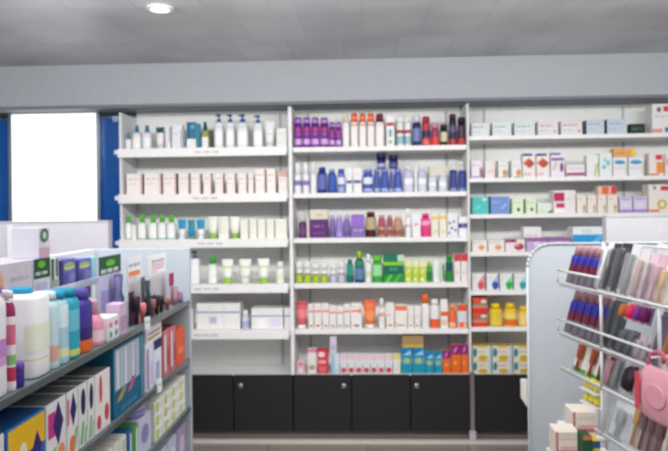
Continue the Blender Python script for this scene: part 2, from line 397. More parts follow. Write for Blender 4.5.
# ---- left bay, second shelf: pale pink cartons
PK = 'f1e9e5'
pp = [(.12, .86, .72, .78, 'd8a8a2', 'x'), (.12, .6, .5, .54, 'dcb4ae', 'x'), (.9, .99, .02, .98, 'dcb9b4'), (.2, .75, .1, .3, 'f3e9e4')]
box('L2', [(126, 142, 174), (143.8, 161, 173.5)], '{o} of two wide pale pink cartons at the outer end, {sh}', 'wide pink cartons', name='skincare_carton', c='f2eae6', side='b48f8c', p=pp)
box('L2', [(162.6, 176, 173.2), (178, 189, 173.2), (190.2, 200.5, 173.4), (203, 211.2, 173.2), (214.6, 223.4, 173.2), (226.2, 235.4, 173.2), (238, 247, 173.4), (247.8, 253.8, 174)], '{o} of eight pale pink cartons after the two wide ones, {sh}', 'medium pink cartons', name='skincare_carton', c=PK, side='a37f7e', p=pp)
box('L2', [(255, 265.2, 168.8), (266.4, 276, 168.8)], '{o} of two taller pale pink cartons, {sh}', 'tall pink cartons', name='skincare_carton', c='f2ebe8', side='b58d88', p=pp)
box('L2', [(278, 287.6, 171.6)], 'white carton with salmon top band at upright end, {sh}', name='skincare_carton', c='ede4de', p=[(0, 1, .76, 1, 'dfb5a8'), (.1, .8, .3, .5, 'f4efe8', 's'), (.2, .8, .62, .66, 'd3a79d', 'x')])
# ---- left bay, third shelf
bot('L3', [(124.6, 130.8, 215.4), (136.4, 145, 215), (147, 156, 215), (156.6, 165, 215), (165.6, 174.4, 215)], '{o} of five clear white bottles with bright green caps, {sh}', 'green-capped toner bottles', name='toner_bottle', c='dfe9e4', cap='6cbf48', ch=.3, cw=.62, e=3, sho=.1, sticker=(.08, .6, 'f5f6f4'), bands=[(0, .05, '9ccabb')])
box('L3', [(131.2, 135.8, 225)], 'small white carton between two green-capped bottles, {sh}', c='f0eeec')
tub('L3', [(176.6, 185.6, 219.5), (195.4, 204.4, 219.5)], '{o} of two half-white tubes with blue tops, {sh}', 'blue-topped tubes', c='f0f1f2', cap='eef0f0', bands=[(.5, 1, '1f9cc4')])
tub('L3', [(186.4, 194.8, 219.8)], 'all-blue tube between two half-white blue tubes, {sh}', c='1496be', cap='49a890')
tub('L3', [(206.8, 217.6, 216.8), (229, 239.2, 216.8)], '{o} of two white tubes standing on lime green caps, {sh}', 'lime-capped tubes', c='f0f0e8', cap='9bc83c', ch=.22, bands=[(.3, .42, 'dfe6c8')])
box('L3', [(218.4, 228.4, 216.6)], 'white carton between the two lime-capped tubes, {sh}', c='efeee6', p=[(.1, .3, .2, .9, 'd9dcc0')])
box('L3', [(240.2, 248.4, 219.6), (249.2, 257, 219.2), (257.6, 265.6, 219), (266.2, 274.2, 219), (275, 287.4, 219)], '{o} of five plain cream cartons nearest the upright, {sh}', 'cream cartons', c='efece4', p=[(.9, .98, .05, .95, 'd3d3b8'), (.15, .7, .74, .78, 'd2d0c4', 'x'), (.3, .5, .3, .5, 'e3e6d0', 'o')])
# ---- left bay, fourth shelf
bot('L4', [(188.4, 198.8, 251.6)], 'tall white bottle with blue pump beside the gondola, {sh}', name='pump_bottle', c='eeeef0', cap='2f7196', style='pump', ch=.22, cw=.7, e=4, sho=.08, sticker=(.2, .6, 'f8f8f8'))
bot('L4', [(207, 216.4, 256.6)], 'white bottle with bright green cap, {sh}', name='toner_bottle', c='e4ebdc', cap='3faf4a', ch=.27, cw=.72, sho=.22, sticker=(.05, .62, 'f4f6ee'))
tub('L4', [(220.6, 232.6, 259.6), (256.6, 269, 258.8)], '{o} of two white tubes with broad lime caps, {sh}', 'broad lime-capped tubes', c='f2f3ec', cap='a6d04a', ch=.2, bands=[(.62, .72, 'cfe0a8')])
tub('L4', [(238, 250.6, 259.6)], 'pale white tube with clear cap between lime-capped tubes, {sh}', c='f1f2ea', cap='dde4d2', ch=.24, bands=[(.62, .72, 'd3e2b4')])
bot('L4', [(275.4, 284, 262)], 'small white bottle at the upright end, {sh}', c='eeeee4', cap='f2f2ea', ch=.3, cw=.8, style='flip', bands=[(.1, .4, 'dfe6c6')])
# ---- left bay, fifth shelf
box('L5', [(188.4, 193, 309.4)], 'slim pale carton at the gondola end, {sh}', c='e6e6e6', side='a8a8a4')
box('L5', [(196.2, 240, 303.8)], 'very wide white carton with thin blue stripe, {sh}', d=.16, c='edebe9', p=[(0, 1, .63, .69, '8fa6cc'), (.28, .46, .22, .48, 'b9bcd8'), (.6, .62, 0, 1, 'dedcdc'), (.28, .3, 0, 1, 'e2e0e0')])
bot('L5', [(241, 248.4, 310.8)], 'small bottle with lavender base between wide cartons, {sh}', c='cdd2e4', cap='ececf0', ch=.36, cw=.8, sticker=(.08, .4, 'b4b8da'))
box('L5', [(251, 283, 308.6)], 'wide white carton with blue stripe and white patches, {sh}', d=.16, c='ebe9e8', p=[(0, 1, .6, .66, '8ea5cc'), (.17, .48, .05, .5, 'f6f4fa'), (.6, .95, .08, .52, 'dfdcee')])
box('L5', [(283.8, 291, 308.4)], 'narrow blue-striped carton against the upright, {sh}', d=.16, c='e9e7e6', p=[(0, 1, .6, .66, '8ea5cc')])

# ---- middle bay, top shelf
pu = dict(name='hair_spray_can', cat='spray can', style='spray', c='8a2a9e', ch=.25, cap='6a1f90', e=2, sho=.06, bands=[(.56, .63, 'cf4a8c'), (.4, .5, 'a855b8')], cbands=[(.25, .75, 'b88ad4')], sticker=(.1, .28, 'dcb4ea'))  # lilac band on the cap is a painted highlight
bot('M1', [(293.6, 301.8, 117.2), (302.2, 310.2, 117.2), (310.8, 319, 117.2), (319.6, 328.4, 117.4)], '{o} of four tall purple spray cans by the upright, {sh}', 'tall purple cans', **pu)
bot('M1', [(329, 334.8, 122), (335.2, 341.2, 122)], '{o} of two shorter purple spray cans, {sh}', 'short purple cans', **pu)
bot('M1', [(342, 349.4, 114.2)], 'white bottle with cream cap beside short purple cans, {sh}', c='e8e6e4', cap='dccfc0', ch=.24, cw=.8, style='flip', sticker=(.1, .6, 'f0eeee'))
bot('M1', [(350.2, 358, 113), (358.6, 366.2, 113), (366.8, 374.6, 113)], '{o} of three white bottles with orange-red caps, {sh}', 'orange-capped shampoo bottles', name='shampoo_bottle', c='e8e4e2', cap='e4663c', ch=.26, cw=.92, style='flip', e=4, cbands=[(.3, .6, 'f0906c')], sticker=(.08, .6, 'efe8e6'), bands=[(.62, .67, 'd89a8c')])
bot('M1', [(375.2, 384.2, 113)], 'white bottle with dark maroon cap, {sh}', name='shampoo_bottle', c='e8e3e2', cap='7c2234', ch=.26, cw=.92, style='flip', e=4, sticker=(.08, .6, 'f2eceb'))
box('M1', [(386, 394.4, 115.6)], 'white carton with red band and teal marks, {sh}', c='eae8e8', p=[(.05, .95, .66, .78, 'c84a56'), (.3, .7, .3, .55, '74b4c4'), (.3, .7, .08, .2, '8cc0b0')])
bot('M1', [(396.4, 403.8, 116), (404.2, 411.4, 116)], '{o} of two white cans with thin red waistband, {sh}', 'red-banded white cans', name='hair_mousse_can', cat='spray can', style='spray', c='e9e9ea', cap='eeeeee', ch=.2, e=2, sho=.06, bands=[(.42, .54, 'c04a48'), (.06, .34, 'a4c6d0')])
bot('M1', [(412.4, 421.2, 114.4)], 'navy can with white cap, {sh}', name='hair_mousse_can', cat='spray can', style='spray', c='232c66', cap='cfd4e0', ch=.24, e=2, sho=.1, sticker=(.14, .56, '7f8fc0'))
bot('M1', [(422, 430.4, 116)], 'red can with navy middle band, {sh}', name='hair_mousse_can', cat='spray can', style='spray', c='c44a58', cap='b23c54', ch=.2, e=2, sho=.06, bands=[(.28, .52, '2c3470')], sticker=(.04, .2, 'ee7a70'))
bot('M1', [(431, 439.4, 122.6)], 'shorter bright red can with pinkish top, {sh}', name='hair_mousse_can', cat='spray can', style='spray', c='a8486c', cap='d49ab0', ch=.22, e=2, bands=[(0, .36, 'e8504c')])
bot('M1', [(440.2, 448.2, 124)], 'short black can with cream label, {sh}', name='hair_mousse_can', cat='spray can', style='spray', c='26222c', cap='3c2c38', ch=.2, e=2, sticker=(.18, .62, 'd8d0b4'))
bot('M1', [(449, 456.8, 113.6)], 'tallest dark maroon and navy can near the upright, {sh}', name='hair_mousse_can', cat='spray can', style='spray', c='332a50', cap='5e2438', ch=.18, e=2, sho=.05, bands=[(0, .2, 'b84450'), (.4, .6, '6a6090')])
bot('M1', [(457.6, 466, 116.6)], 'black-topped dark can against the right-hand upright, {sh}', name='hair_mousse_can', cat='spray can', style='spray', c='3c2838', cap='17151a', ch=.24, e=2, bands=[(0, .24, 'c04a4c'), (.3, .68, '57405a')])
# ---- middle bay, second shelf
bot('M2', [(293.6, 301, 163), (301.8, 309, 163)], '{o} of two slim white bottles with lavender band, {sh}', 'white roll-on bottles', name='deodorant_bottle', c='e8e6ec', cap='f2f1f2', ch=.36, cw=.72, bands=[(.26, .42, '8a86c0')])
bot('M2', [(309.8, 316.4, 162.6)], 'plain slim white bottle before the navy ones, {sh}', name='deodorant_bottle', c='e9ebee', cap='eceef2', ch=.36, cw=.6)
bot('M2', [(317, 326.6, 167)], 'broad navy bottle with lilac label, {sh}', name='body_lotion_bottle', c='23328a', cap='3c489c', ch=.14, cw=.8, style='flip', sticker=(.14, .7, '6f74bc'))
bot('M2', [(327.4, 336, 169)], 'navy bottle with bright blue label, {sh}', name='body_lotion_bottle', c='18246e', cap='8ea4d8', ch=.14, cw=.7, style='flip', sticker=(.06, .8, '3a64b8'))
bot('M2', [(337, 345, 168.8)], 'light blue bottle with white label, {sh}', name='body_lotion_bottle', c='6f86cc', cap='5568b4', ch=.16, cw=.85, style='flip', sticker=(.36, .64, 'e4e4f2'), bands=[(.04, .24, 'a4b8e4')])
box('M2', [(345.6, 352.4, 168.4), (353, 361.6, 168)], '{o} of two white cartons with navy band, {sh}', 'navy-banded white cartons', c='e8e8ea', p=[(.05, .98, .38, .5, '6064a8'), (.2, .8, .7, .74, 'c8c8d0', 'x')])
bl = dict(name='body_lotion_bottle', c='4a62b4', cap='8c9cd4', ch=.14, cw=.9, style='flip', bands=[(.04, .16, 'b4c0ea')])
bot('M2', [(362.6, 373, 169)], 'broad mid-blue bottle with white label, {sh}', **dict(bl, sticker=(.36, .64, 'dfe6f6')))
bot('M2', [(373.6, 380, 168.6), (380.6, 388.6, 168.6)], '{o} of two mid-blue bottles under the left-hand navy jar, {sh}', 'blue bottles under first jar', key='mb1', **bl)
bot('M2', [(389.2, 393.2, 170), (393.8, 402, 168.6)], '{o} of two mid-blue bottles under the right-hand navy jar, {sh}', 'blue bottles under second jar', key='mb2', **bl)
jr('M2', [(376.4, 386, 153)], 'navy jar stacked on mid-blue bottles, the one nearer white cartons, {sh}', on='mb1', c='252a6c', cap='1c2058', lh=.45, bands=[(.08, .34, 'b0b4d8')])
jr('M2', [(388.6, 398.4, 154.6)], 'navy jar stacked on mid-blue bottles, nearer clear bottles, {sh}', on='mb2', c='2c3078', cap='20245c', lh=.4, bands=[(.08, .4, '6a64a4')])
cl = dict(name='micellar_bottle', c='d3d6e0', cap='e2e3ea', ch=.16, cw=.7, style='flip', sticker=(.3, .5, 'eef2fa'))
bot('M2', [(403, 413.8, 165), (417.6, 427.2, 165)], '{o} of two tall clear whitish bottles, {sh}', 'tall clear bottles', **dict(cl, bands=[(.5, .8, 'bcbcd4')]))
box('M2', [(414.4, 417.2, 167)], 'sliver of white carton between tall clear bottles, {sh}', c='e8ebf2')
bot('M2', [(428.4, 437.2, 173.6), (438.6, 448, 173.6)], '{o} of two short clear bottles before a cream carton, {sh}', 'short clear bottles', **cl)
box('M2', [(428.4, 449.4, 166.4)], 'cream carton standing behind the two short clear bottles, {sh}', back=.085, d=.05, c='dcd6c8')
bot('M2', [(449.8, 457.4, 160.6), (458.4, 466.2, 161.4)], '{o} of two navy bottles with white pump heads, {sh}', 'navy pump bottles', name='pump_bottle', c='1f2f80', cap='eceaf0', style='pump', ch=.3, cw=.7, e=3, sho=.08, sticker=(.12, .6, '3a4c9c'), bands=[(.03, .1, '98a4d4')])
# ---- middle bay, third shelf
bot('M3', [(298, 306, 212.6)], 'small plum bottle with pale pink pump, {sh}', name='pump_bottle', c='63306e', cap='e4d4e2', style='pump', ch=.36, cw=.6, sticker=(.1, .4, '7c4c86'))
box('M3', [(306.6, 309.2, 217)], 'sliver of pale pink carton beside plum bottle, {sh}', c='e6d0d8')
box('M3', [(309.8, 328, 219.6)], 'purple carton with lilac lettering under a cream carton, {sh}', key='pc', d=.09, c='6a2e80', p=[(.2, .75, .58, .68, 'b48cc0', 'x'), (.2, .85, .22, .28, 'a070b0', 'x'), (.94, 1, 0, 1, '4a2060')])
box('M3', [(310.2, 327.8, 209.8)], 'cream carton lying on the purple carton, {sh}', on='pc', d=.085, c='dcd6c2', p=[(.25, .75, .3, .6, 'cfc8b0', 'o')])
bot('M3', [(329.4, 335.2, 214.6), (343.2, 350.2, 214.4)], '{o} of two slim greyish-purple bottles, {sh}', 'greyish-purple bottles', name='conditioner_bottle', c='8a76b8', cap='c8bce0', ch=.2, cw=.85, style='flip', bands=[(.1, .3, '7462a4')])
bot('M3', [(335.8, 342.6, 214.4)], 'bright lilac bottle between two greyish-purple ones, {sh}', name='conditioner_bottle', c='a890dc', cap='d6c8f0', ch=.18, cw=.85, style='flip', bands=[(.1, .2, 'c0acec')])
box('M3', [(350.8, 364.6, 214.6)], 'wide lilac carton with violet upper half, {sh}', c='8d78b8', p=[(0, 1, .5, .92, 'a274d4'), (.2, .9, .28, .34, 'd8cce8', 'x')])
bot('M3', [(365.2, 376.2, 211.8)], 'maroon bottle with cream label, {sh}', name='shampoo_bottle', c='5c2028', cap='6e2a30', ch=.16, cw=.8, style='flip', sticker=(.3, .78, 'c0b08c'))
bot('M3', [(378, 385.6, 215), (386.4, 393.2, 215)], '{o} of two rose-red bottles with tan lower half, {sh}', 'rose-red bottles', name='shampoo_bottle', c='b05c6c', cap='d4a0a0', ch=.14, cw=.8, style='flip', bands=[(0, .1, 'c49a88'), (.1, .34, 'a85c50'), (.34, .44, 'd8a898')])
bot('M3', [(393.8, 402.6, 215.6)], 'tan bottle beside the rose-red bottles, {sh}', name='shampoo_bottle', c='c49a80', cap='dccabc', ch=.14, cw=.8, style='flip', bands=[(.08, .32, 'a4645a')])
bot('M3', [(405.2, 411.2, 208.6)], 'tall slim white bottle with faint pink mark, {sh}', name='deodorant_bottle', c='eeebee', cap='f4f2f4', ch=.3, cw=.7, bands=[(.36, .42, 'e8a0bc')])
box('M3', [(411.8, 420.6, 214)], 'white carton with small pink mark beside hot-pink bottle, {sh}', c='eeeaec', p=[(.3, .75, .5, .6, 'e85c88', 'x'), (.1, .3, .1, .14, 'd0c4c8', 'x')])
bot('M3', [(421, 430.8, 213.6)], 'hot-pink bottle with pale label, {sh}', name='shampoo_bottle', c='e44490', cap='dc3a88', ch=.16, cw=.75, style='flip', e=4, sticker=(.5, .68, 'f4a8cc'))
box('M3', [(431.2, 438.6, 214), (439.2, 446.6, 213.6)], '{o} of two cream cartons with yellow band on top, {sh}', 'yellow-topped cream cartons', c='ece4d4', p=[(0, 1, .74, .9, 'e8d070'), (.3, .7, .1, .3, 'd8d4b0', 'o')])
box('M3', [(447.2, 457.8, 212.6)], 'white carton printed with scattered navy dots, {sh}', c='e6e5e8', p=[(.1, .35, .5, .62, '7a84b4', 'o'), (.5, .75, .56, .68, '7a84b4', 'o'), (.3, .55, .28, .4, '7a84b4', 'o'), (.65, .9, .2, .32, '8c94bc', 'o'), (.05, .3, .08, .2, '8c94bc', 'o')])
box('M3', [(458.4, 467.4, 216.6)], 'white carton with navy band against the upright, {sh}', c='eae9ec', p=[(.0, 1, .42, .66, '3c4690'), (.42, .5, .42, .66, 'b8bce0'), (.7, .74, .42, .66, 'b8bce0')])
# ---- middle bay, fourth shelf
lj = dict(c='b9d23e', cap='eeeeec', lh=.34, bands=[(.38, .46, '9a8a58'), (.46, .7, 'e8e8e2')])
jr('M4', [(295, 302.8, 262), (303.4, 310.8, 262), (311.8, 319.2, 263.6), (320.4, 327.6, 263.6)], '{o} of four lime jars with white lids, {sh}', 'lime jars', **lj)
jr('M4', [(329.6, 336.6, 264), (337.4, 345.2, 262)], '{o} of two lavender-grey jars with white lids, {sh}', 'lavender-grey jars', c='c9c8d8', cap='eeeeee', lh=.34, bands=[(.38, .46, '8a8494'), (.46, .7, 'e6e6e8')])
bot('M4', [(346, 353.4, 259.6)], 'deep teal bottle beside lavender-grey jars, {sh}', name='shampoo_bottle', c='137a70', cap='2f8c88', ch=.16, cw=.7, style='flip', sticker=(.3, .8, '3f9c94'))
bot('M4', [(354.2, 364.2, 251.6)], 'dark teal bottle with lime cap, {sh}', name='shampoo_bottle', c='134f66', cap='a8cc3c', ch=.24, cw=.6, style='screw', sho=.2, sticker=(.1, .46, '6c8cb4'), bands=[(.5, .7, '2f8c78')])
bot('M4', [(364.9, 371.6, 254.4)], 'tall slim white bottle among green ones, {sh}', name='deodorant_bottle', c='e6eae4', cap='f0f2ee', ch=.3, cw=.7, bands=[(.2, .4, 'cfe0bc')])
bot('M4', [(372.2, 382.4, 256)], 'bright green bottle with pale middle, {sh}', name='shampoo_bottle', c='3fae4a', cap='74cc3c', ch=.22, cw=.9, style='flip', e=4, sticker=(.24, .66, 'a4dca8'))
box('M4', [(383, 404, 255)], 'large leaf-green carton with teal top, {sh}', d=.09, c='2f9440', p=[(0, .7, .76, 1, '1f7f68'), (.7, 1, .76, 1, 'bcdcc0'), (0, 1, .62, .74, '8fd038'), (0, 1, .28, .6, '12705a'), (.3, .7, .42, .54, '3c9c84'), (.05, .5, .02, .28, '66cc44', 's'), (.45, .95, .02, .3, '4fba44', 's')])
lm = [(0, 1, .7, 1, 'e4e8b8'), (.1, .8, .4, .6, 'e8f0a0', 's'), (.1, .6, .06, .2, 'f0f4cc', 'o')]
box('M4', [(404.9, 412, 260), (412.5, 418.8, 260), (419.2, 426.2, 260.4)], '{o} of three lime-yellow cartons, {sh}', 'lime-yellow cartons', c='c4d84c', p=lm)
bot('M4', [(426.6, 432.4, 261.4)], 'small leaf-green bottle beside the lime-yellow cartons, {sh}', c='4fa83c', cap='b8d860', ch=.2, cw=.8, style='flip', bands=[(.1, .5, '2f8a4c')])
box('M4', [(432.9, 439.8, 260)], 'plain white carton between green bottles, {sh}', c='e8eae8', p=[(.7, .9, .1, .9, 'd0dcc8')])
box('M4', [(440.3, 444.8, 262)], 'slim white carton with green side, {sh}', c='d8e4d0', p=[(.4, 1, .05, .9, '5c9c54')])
bot('M4', [(445.8, 453.4, 255.6)], 'dark green bottle with navy label, {sh}', name='shampoo_bottle', c='2f9448', cap='3c9c44', ch=.16, cw=.85, style='flip', sticker=(.4, .74, '1c5c68'))
box('M4', [(454, 460.4, 254), (460.9, 467.6, 254)], '{o} of two white cartons with red top against the upright, {sh}', 'red-topped white cartons', c='eae2e0', p=[(0, 1, .74, 1, 'd44450'), (.2, .8, .3, .36, 'd8b0a8', 'x')])
# ---- middle bay, fifth shelf
tub('M5', [(295.4, 307.2, 302)], 'coral-pink squeeze tube at the upright end, {sh}', c='df6c76', cap='f2e8e6', ch=.14, bands=[(.86, 1, 'c84a54'), (.4, .7, 'ee8c96')])
st = [(0, 1, .66, .73, 'ea8078'), (.2, .8, .06, .16, 'a08878', 'o'), (.15, .85, .82, .86, 'd8c4c0', 'x')]
box('M5', [(308, 313.4, 304), (314, 321.4, 303.6), (322, 328.8, 303.6), (329.2, 336.2, 305.6), (336.7, 343.2, 306), (343.7, 350, 304)], '{o} of six white cartons with coral stripe, {sh}', 'coral-striped cartons', c='ede8e4', p=st)
box('M5', [(350.6, 361.8, 303.4)], 'wider coral-striped white carton beside the orange tube, {sh}', c='ede8e4', p=st + [(.7, 1, .6, .8, 'f0a080')])
tub('M5', [(363, 376.4, 300.8)], 'orange squeeze tube, the largest, {sh}', c='ef8448', cap='f0e4dc', ch=.14, bands=[(.88, 1, 'e06a34'), (.3, .6, 'f49c68')])
bot('M5', [(378.4, 384.8, 298.8)], 'slim white bottle with pale pink waist, {sh}', name='deodorant_bottle', c='ece8e6', cap='f2eeec', ch=.3, cw=.7, bands=[(.4, .52, 'e8b0a8')])
sp = [(.1, .8, .5, .54, 'e0a894', 'x'), (.2, .8, .08, .16, 'a88c80', 'o')]
box('M5', [(386, 394, 303)], 'white carton with faint orange print beside white bottle, {sh}', c='ece6e0', p=sp)
box('M5', [(394.8, 407, 305)], 'wide white carton with orange upper band, {sh}', c='ede7e0', p=[(0, 1, .76, .96, 'f08850'), (.1, .9, .08, .18, 'a89484', 'x')])
box('M5', [(407.6, 413.6, 305.6), (414.2, 420.6, 305.6)], '{o} of two white cartons before the orange-capped bottle, {sh}', 'plain small white cartons', c='ebe7e4', p=sp)
bot('M5', [(421.2, 429.4, 294.6)], 'white bottle with big orange ball cap, {sh}', name='sun_lotion_bottle', c='eae7e6', cap='f07a34', ch=.26, cw=.95, ct=.9, e=3)
bot('M5', [(430.4, 439.6, 299.6)], 'white bottle with orange base, {sh}', name='sun_lotion_bottle', c='e4e4e4', cap='eeeeec', ch=.2, cw=.8, style='flip', bands=[(0, .32, 'ee7038')])
box('M5', [(440.4, 447.8, 299.6)], 'tall white carton with orange band, {sh}', c='eae8e8', p=[(0, 1, .42, .58, 'ee6e38'), (.1, .8, .1, .3, 'f0c4b4')])
bot('M5', [(448.8, 456.6, 304.6)], 'orange bottle with whitish foot, {sh}', name='sun_lotion_bottle', c='ee7a3c', cap='f4a878', ch=.2, cw=.8, style='flip', bands=[(.05, .24, 'f0c4a4')])
box('M5', [(457.2, 467.2, 304.6)], 'orange-topped grey carton against the upright, {sh}', c='d4d4dc', p=[(0, 1, .72, 1, 'e8602c'), (0, 1, 0, .26, 'eab4a0'), (.3, .6, .03, .24, 'dc5c44')])
# ---- middle bay, cabinet top
box('M6', [(296.4, 304.8, 361)], 'smallest pink carton at the upright end, {sh}', c='e8c4cc', p=[(.1, .9, .55, .9, 'e08aa0', 'd'), (.2, .8, .1, .4, 'f4e4e8', 'o')])
box('M6', [(307.2, 316.4, 349)], 'tall white carton with pink top and gold emblem, {sh}', c='e8e2e2', p=[(0, 1, .86, 1, 'e090a4'), (.15, .85, .14, .34, 'c8a880', 'o')])
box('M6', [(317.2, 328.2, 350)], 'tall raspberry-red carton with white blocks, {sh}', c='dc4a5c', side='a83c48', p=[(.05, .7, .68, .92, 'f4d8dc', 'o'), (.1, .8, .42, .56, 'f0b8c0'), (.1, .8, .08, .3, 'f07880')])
tb = dict(name='toothpaste_carton', cap='f0eeee')
box('M6', [(331, 339.4, 354)], 'pale blue carton first in the red-dotted row, {sh}', key='tc', c='d4e0ea', p=[(0, .4, 0, 1, 'a8cce0'), (.5, .95, .1, .2, 'b8d8e4')], name='toothpaste_carton')
box('M6', [(340, 347, 354), (347.5, 354.6, 354), (355.1, 362.2, 354), (362.7, 369.8, 354), (370.3, 377.2, 354), (377.7, 384.4, 354), (384.9, 392.2, 354)], '{o} of seven white cartons with red dot at the foot, {sh}', 'red-dotted cartons', name='toothpaste_carton', c='e4e4ea', p=[(.1, .9, .03, .3, 'd85058', 'o'), (0, 1, .7, .96, 'e8ccd4'), (.2, .8, .5, .54, 'c8ccd8', 'x')])
box('M6', [(392.8, 400.4, 354)], 'white carton with yellow top beside the blue cartons, {sh}', name='toothpaste_carton', c='e8e8e2', p=[(0, 1, .72, 1, 'dce088'), (.2, .8, .1, .26, 'e8e0b0', 'o')])
box('M6', [(329.6, 336.6, 336.4)], 'lavender-white carton perched on the pale blue carton, {sh}', on='tc', c='d4cede', p=[(.2, .8, .2, .5, 'bcb4d0')])
bc = [(0, 1, .66, .96, '1f86c0'), (.1, .9, .7, .9, 'a8d8ec', 't'), (.15, .85, .36, .6, 'b0c898', 'o')]
box('M6', [(401.2, 412, 347.6), (412.6, 424.4, 347.6)], '{o} of two taller turquoise cartons, {sh}', 'tall turquoise cartons', key='tq', c='19a4c0', p=bc)
box('M6', [(425, 433.6, 352), (434.1, 442, 352)], '{o} of two shorter turquoise cartons, {sh}', 'short turquoise cartons', c='19a4c0', p=bc)
box('M6', [(402, 423.6, 335)], 'tan and yellow carton lying on the tall turquoise cartons, {sh}', on='tq', d=.1, c='b09468', p=[(0, 1, 0, .22, 'd4b440')])
oc = [(0, 1, .66, 1, '962a86'), (.2, .7, .74, .92, 'd898d0', 's'), (.25, .6, .3, .44, 'f8b468', 'o')]
box('M6', [(442.6, 450.6, 351)], 'shorter orange carton with purple top, {sh}', c='ee7c2c', p=oc)
box('M6', [(451.1, 460.6, 345), (461.1, 468, 345)], '{o} of two taller orange cartons with purple top, {sh}', 'tall orange cartons', c='ee7c2c', p=oc)

# ---- right bay, top shelf
def med(c, ink, extra=()): return dict(name='medicine_carton', c=c, p=[(.08, .75, .64, .74, ink, 'x'), (.08, .5, .3, .38, 'a8b0b4', 'x')] + list(extra))
box('R1', [(471.6, 489.6, 123), (492.4, 511.6, 122.6), (514.4, 535.2, 122.2)], '{o} of three white cartons with teal lettering, {sh}', 'teal-lettered cartons', d=.09, **med('d6dcde', '4f9a98'))
box('R1', [(537.8, 558.4, 121.4), (561, 582.6, 120.8)], '{o} of two white cartons with red lettering, {sh}', 'red-lettered cartons', d=.09, **med('dcdadd', 'c4647a', [(.78, .9, .2, .34, 'c05068', 'o')]))
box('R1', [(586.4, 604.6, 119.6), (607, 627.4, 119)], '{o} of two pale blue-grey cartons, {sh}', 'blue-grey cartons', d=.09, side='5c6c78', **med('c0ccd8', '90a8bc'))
box('R1', [(630, 645.6, 123.8)], 'low dark green carton lying beside blue-grey carton, {sh}', d=.05, name='medicine_carton', c='22302e', p=[(.1, .8, .4, .6, '3f8c68', 'x')])
box('R1', [(652, 675, 104)], 'large white carton with red and blue blocks, {sh}', d=.1, name='medicine_carton', c='e6e4e4', p=[(.2, .4, .72, .9, '8a7078', 'o'), (.5, .95, .74, .92, 'd8404a'), (.1, .8, .55, .6, 'b0b8c4', 'x'), (.75, .95, .4, .5, 'e08068'), (.0, .45, .02, .16, 'e8a498'), (.55, 1, .04, .2, '4a84c4')])
# ---- right bay, second shelf
box('R2', [(471.2, 481.6, 160.6)], 'white carton with magenta edge by the upright, {sh}', name='medicine_carton', c='e6dfe4', p=[(.82, 1, .05, .6, 'b45c90'), (.05, .8, .02, .12, 'a89cd0'), (.1, .8, .7, .76, 'd49cb4', 'x')])
box('R2', [(485, 495.4, 161.4)], 'pale pink carton beside the magenta-edged one, {sh}', name='medicine_carton', c='e8dcdc', p=[(.2, .8, .3, .5, 'dccace', 'o'), (.92, 1, 0, 1, 'd8a8a8')])
box('R2', [(497.2, 507.8, 161), (510.4, 521.8, 161)], '{o} of two white cartons with amber fruit and green edge, {sh}', 'amber fruit cartons', name='medicine_carton', c='e6e5e2', p=[(.5, .95, .08, .5, 'd49a58', 'o'), (0, .08, 0, 1, '6c9484'), (.2, .8, .66, .72, 'b8bcc0', 'x'), (.3, .9, .0, .06, '70a068')])
sw = [(0, .78, .9, 1, '3c4a94'), (.02, .95, .38, .82, 'd86a48', 'd'), (.3, .95, .4, .76, 'b85038', 'd'), (.1, .7, .1, .18, 'e0909c', 'x')]
box('R2', [(522.4, 535.6, 153.6), (536.2, 549.8, 153.6)], '{o} of two white cartons with rust-red leaf shape, {sh}', 'rust-red leaf cartons', name='medicine_carton', c='e8e2e0', p=sw)
box('R2', [(550.6, 564.8, 153)], 'white carton with purple figure beside rust-red leaf cartons, {sh}', name='medicine_carton', c='e6dfe6', p=[(0, .7, .92, 1, '3c4a94'), (.05, .95, .68, .8, '9c6cb0'), (.66, .92, .2, .6, '8c4c9c', 'o'), (.1, .5, .3, .6, 'd8c8b0', 's')])
box('R2', [(566.4, 585.2, 164.6)], 'low flat white carton with magenta stripe, {sh}', name='medicine_carton', c='e6e0e4', p=[(.0, 1, .1, .34, 'a84c84'), (.1, .8, .6, .74, 'd4c4d0', 'x')])
box('R2', [(586.4, 598.8, 155.4)], 'white carton with lime stroke, {sh}', name='medicine_carton', c='e4e5e3', p=[(.6, .98, .04, .62, 'b4cc50', 's')])
box('R2', [(599.4, 612.4, 153)], 'white carton with teal splashes next to lime-stroke carton, {sh}', name='medicine_carton', c='e2e6e6', p=[(.2, .5, .3, .5, '80c8d0', 'o'), (.5, .85, .45, .7, '94d0d4', 'o'), (.3, .6, .62, .8, 'a8d8dc', 'o')])
box('R2', [(613, 627.8, 157.2), (628.6, 644.6, 157)], '{o} of two white cartons with blue oval heading, {sh}', 'blue oval cartons', key='bo', name='medicine_carton', c='e4e4e8', p=[(.08, .86, .62, .84, '4fa4d4', 'o'), (.1, .8, .4, .46, 'd4b8c0', 'x'), (.86, .98, .05, .7, 'c4ccb0')])
box('R2', [(613.4, 636, 148.6)], 'orange carton lying on the blue oval cartons, {sh}', on='bo', d=.07, name='medicine_carton', c='e4b070', p=[(.82, 1, 0, 1, 'ecd04c'), (.1, .75, .3, .6, 'd89858', 'x')])
box('R2', [(649, 664, 153)], 'white carton with red heading and orange square, {sh}', name='medicine_carton', c='e8e0dc', p=[(.45, .9, .7, .92, 'd84c50'), (.5, .98, .12, .6, 'eea044'), (.0, .7, .02, .1, 'e08878')])
box('R2', [(665.2, 677, 154)], 'white carton cut by the photo edge, {sh}', name='medicine_carton', c='e8e2dc', p=[(.1, .9, .5, .8, 'eeb070')])
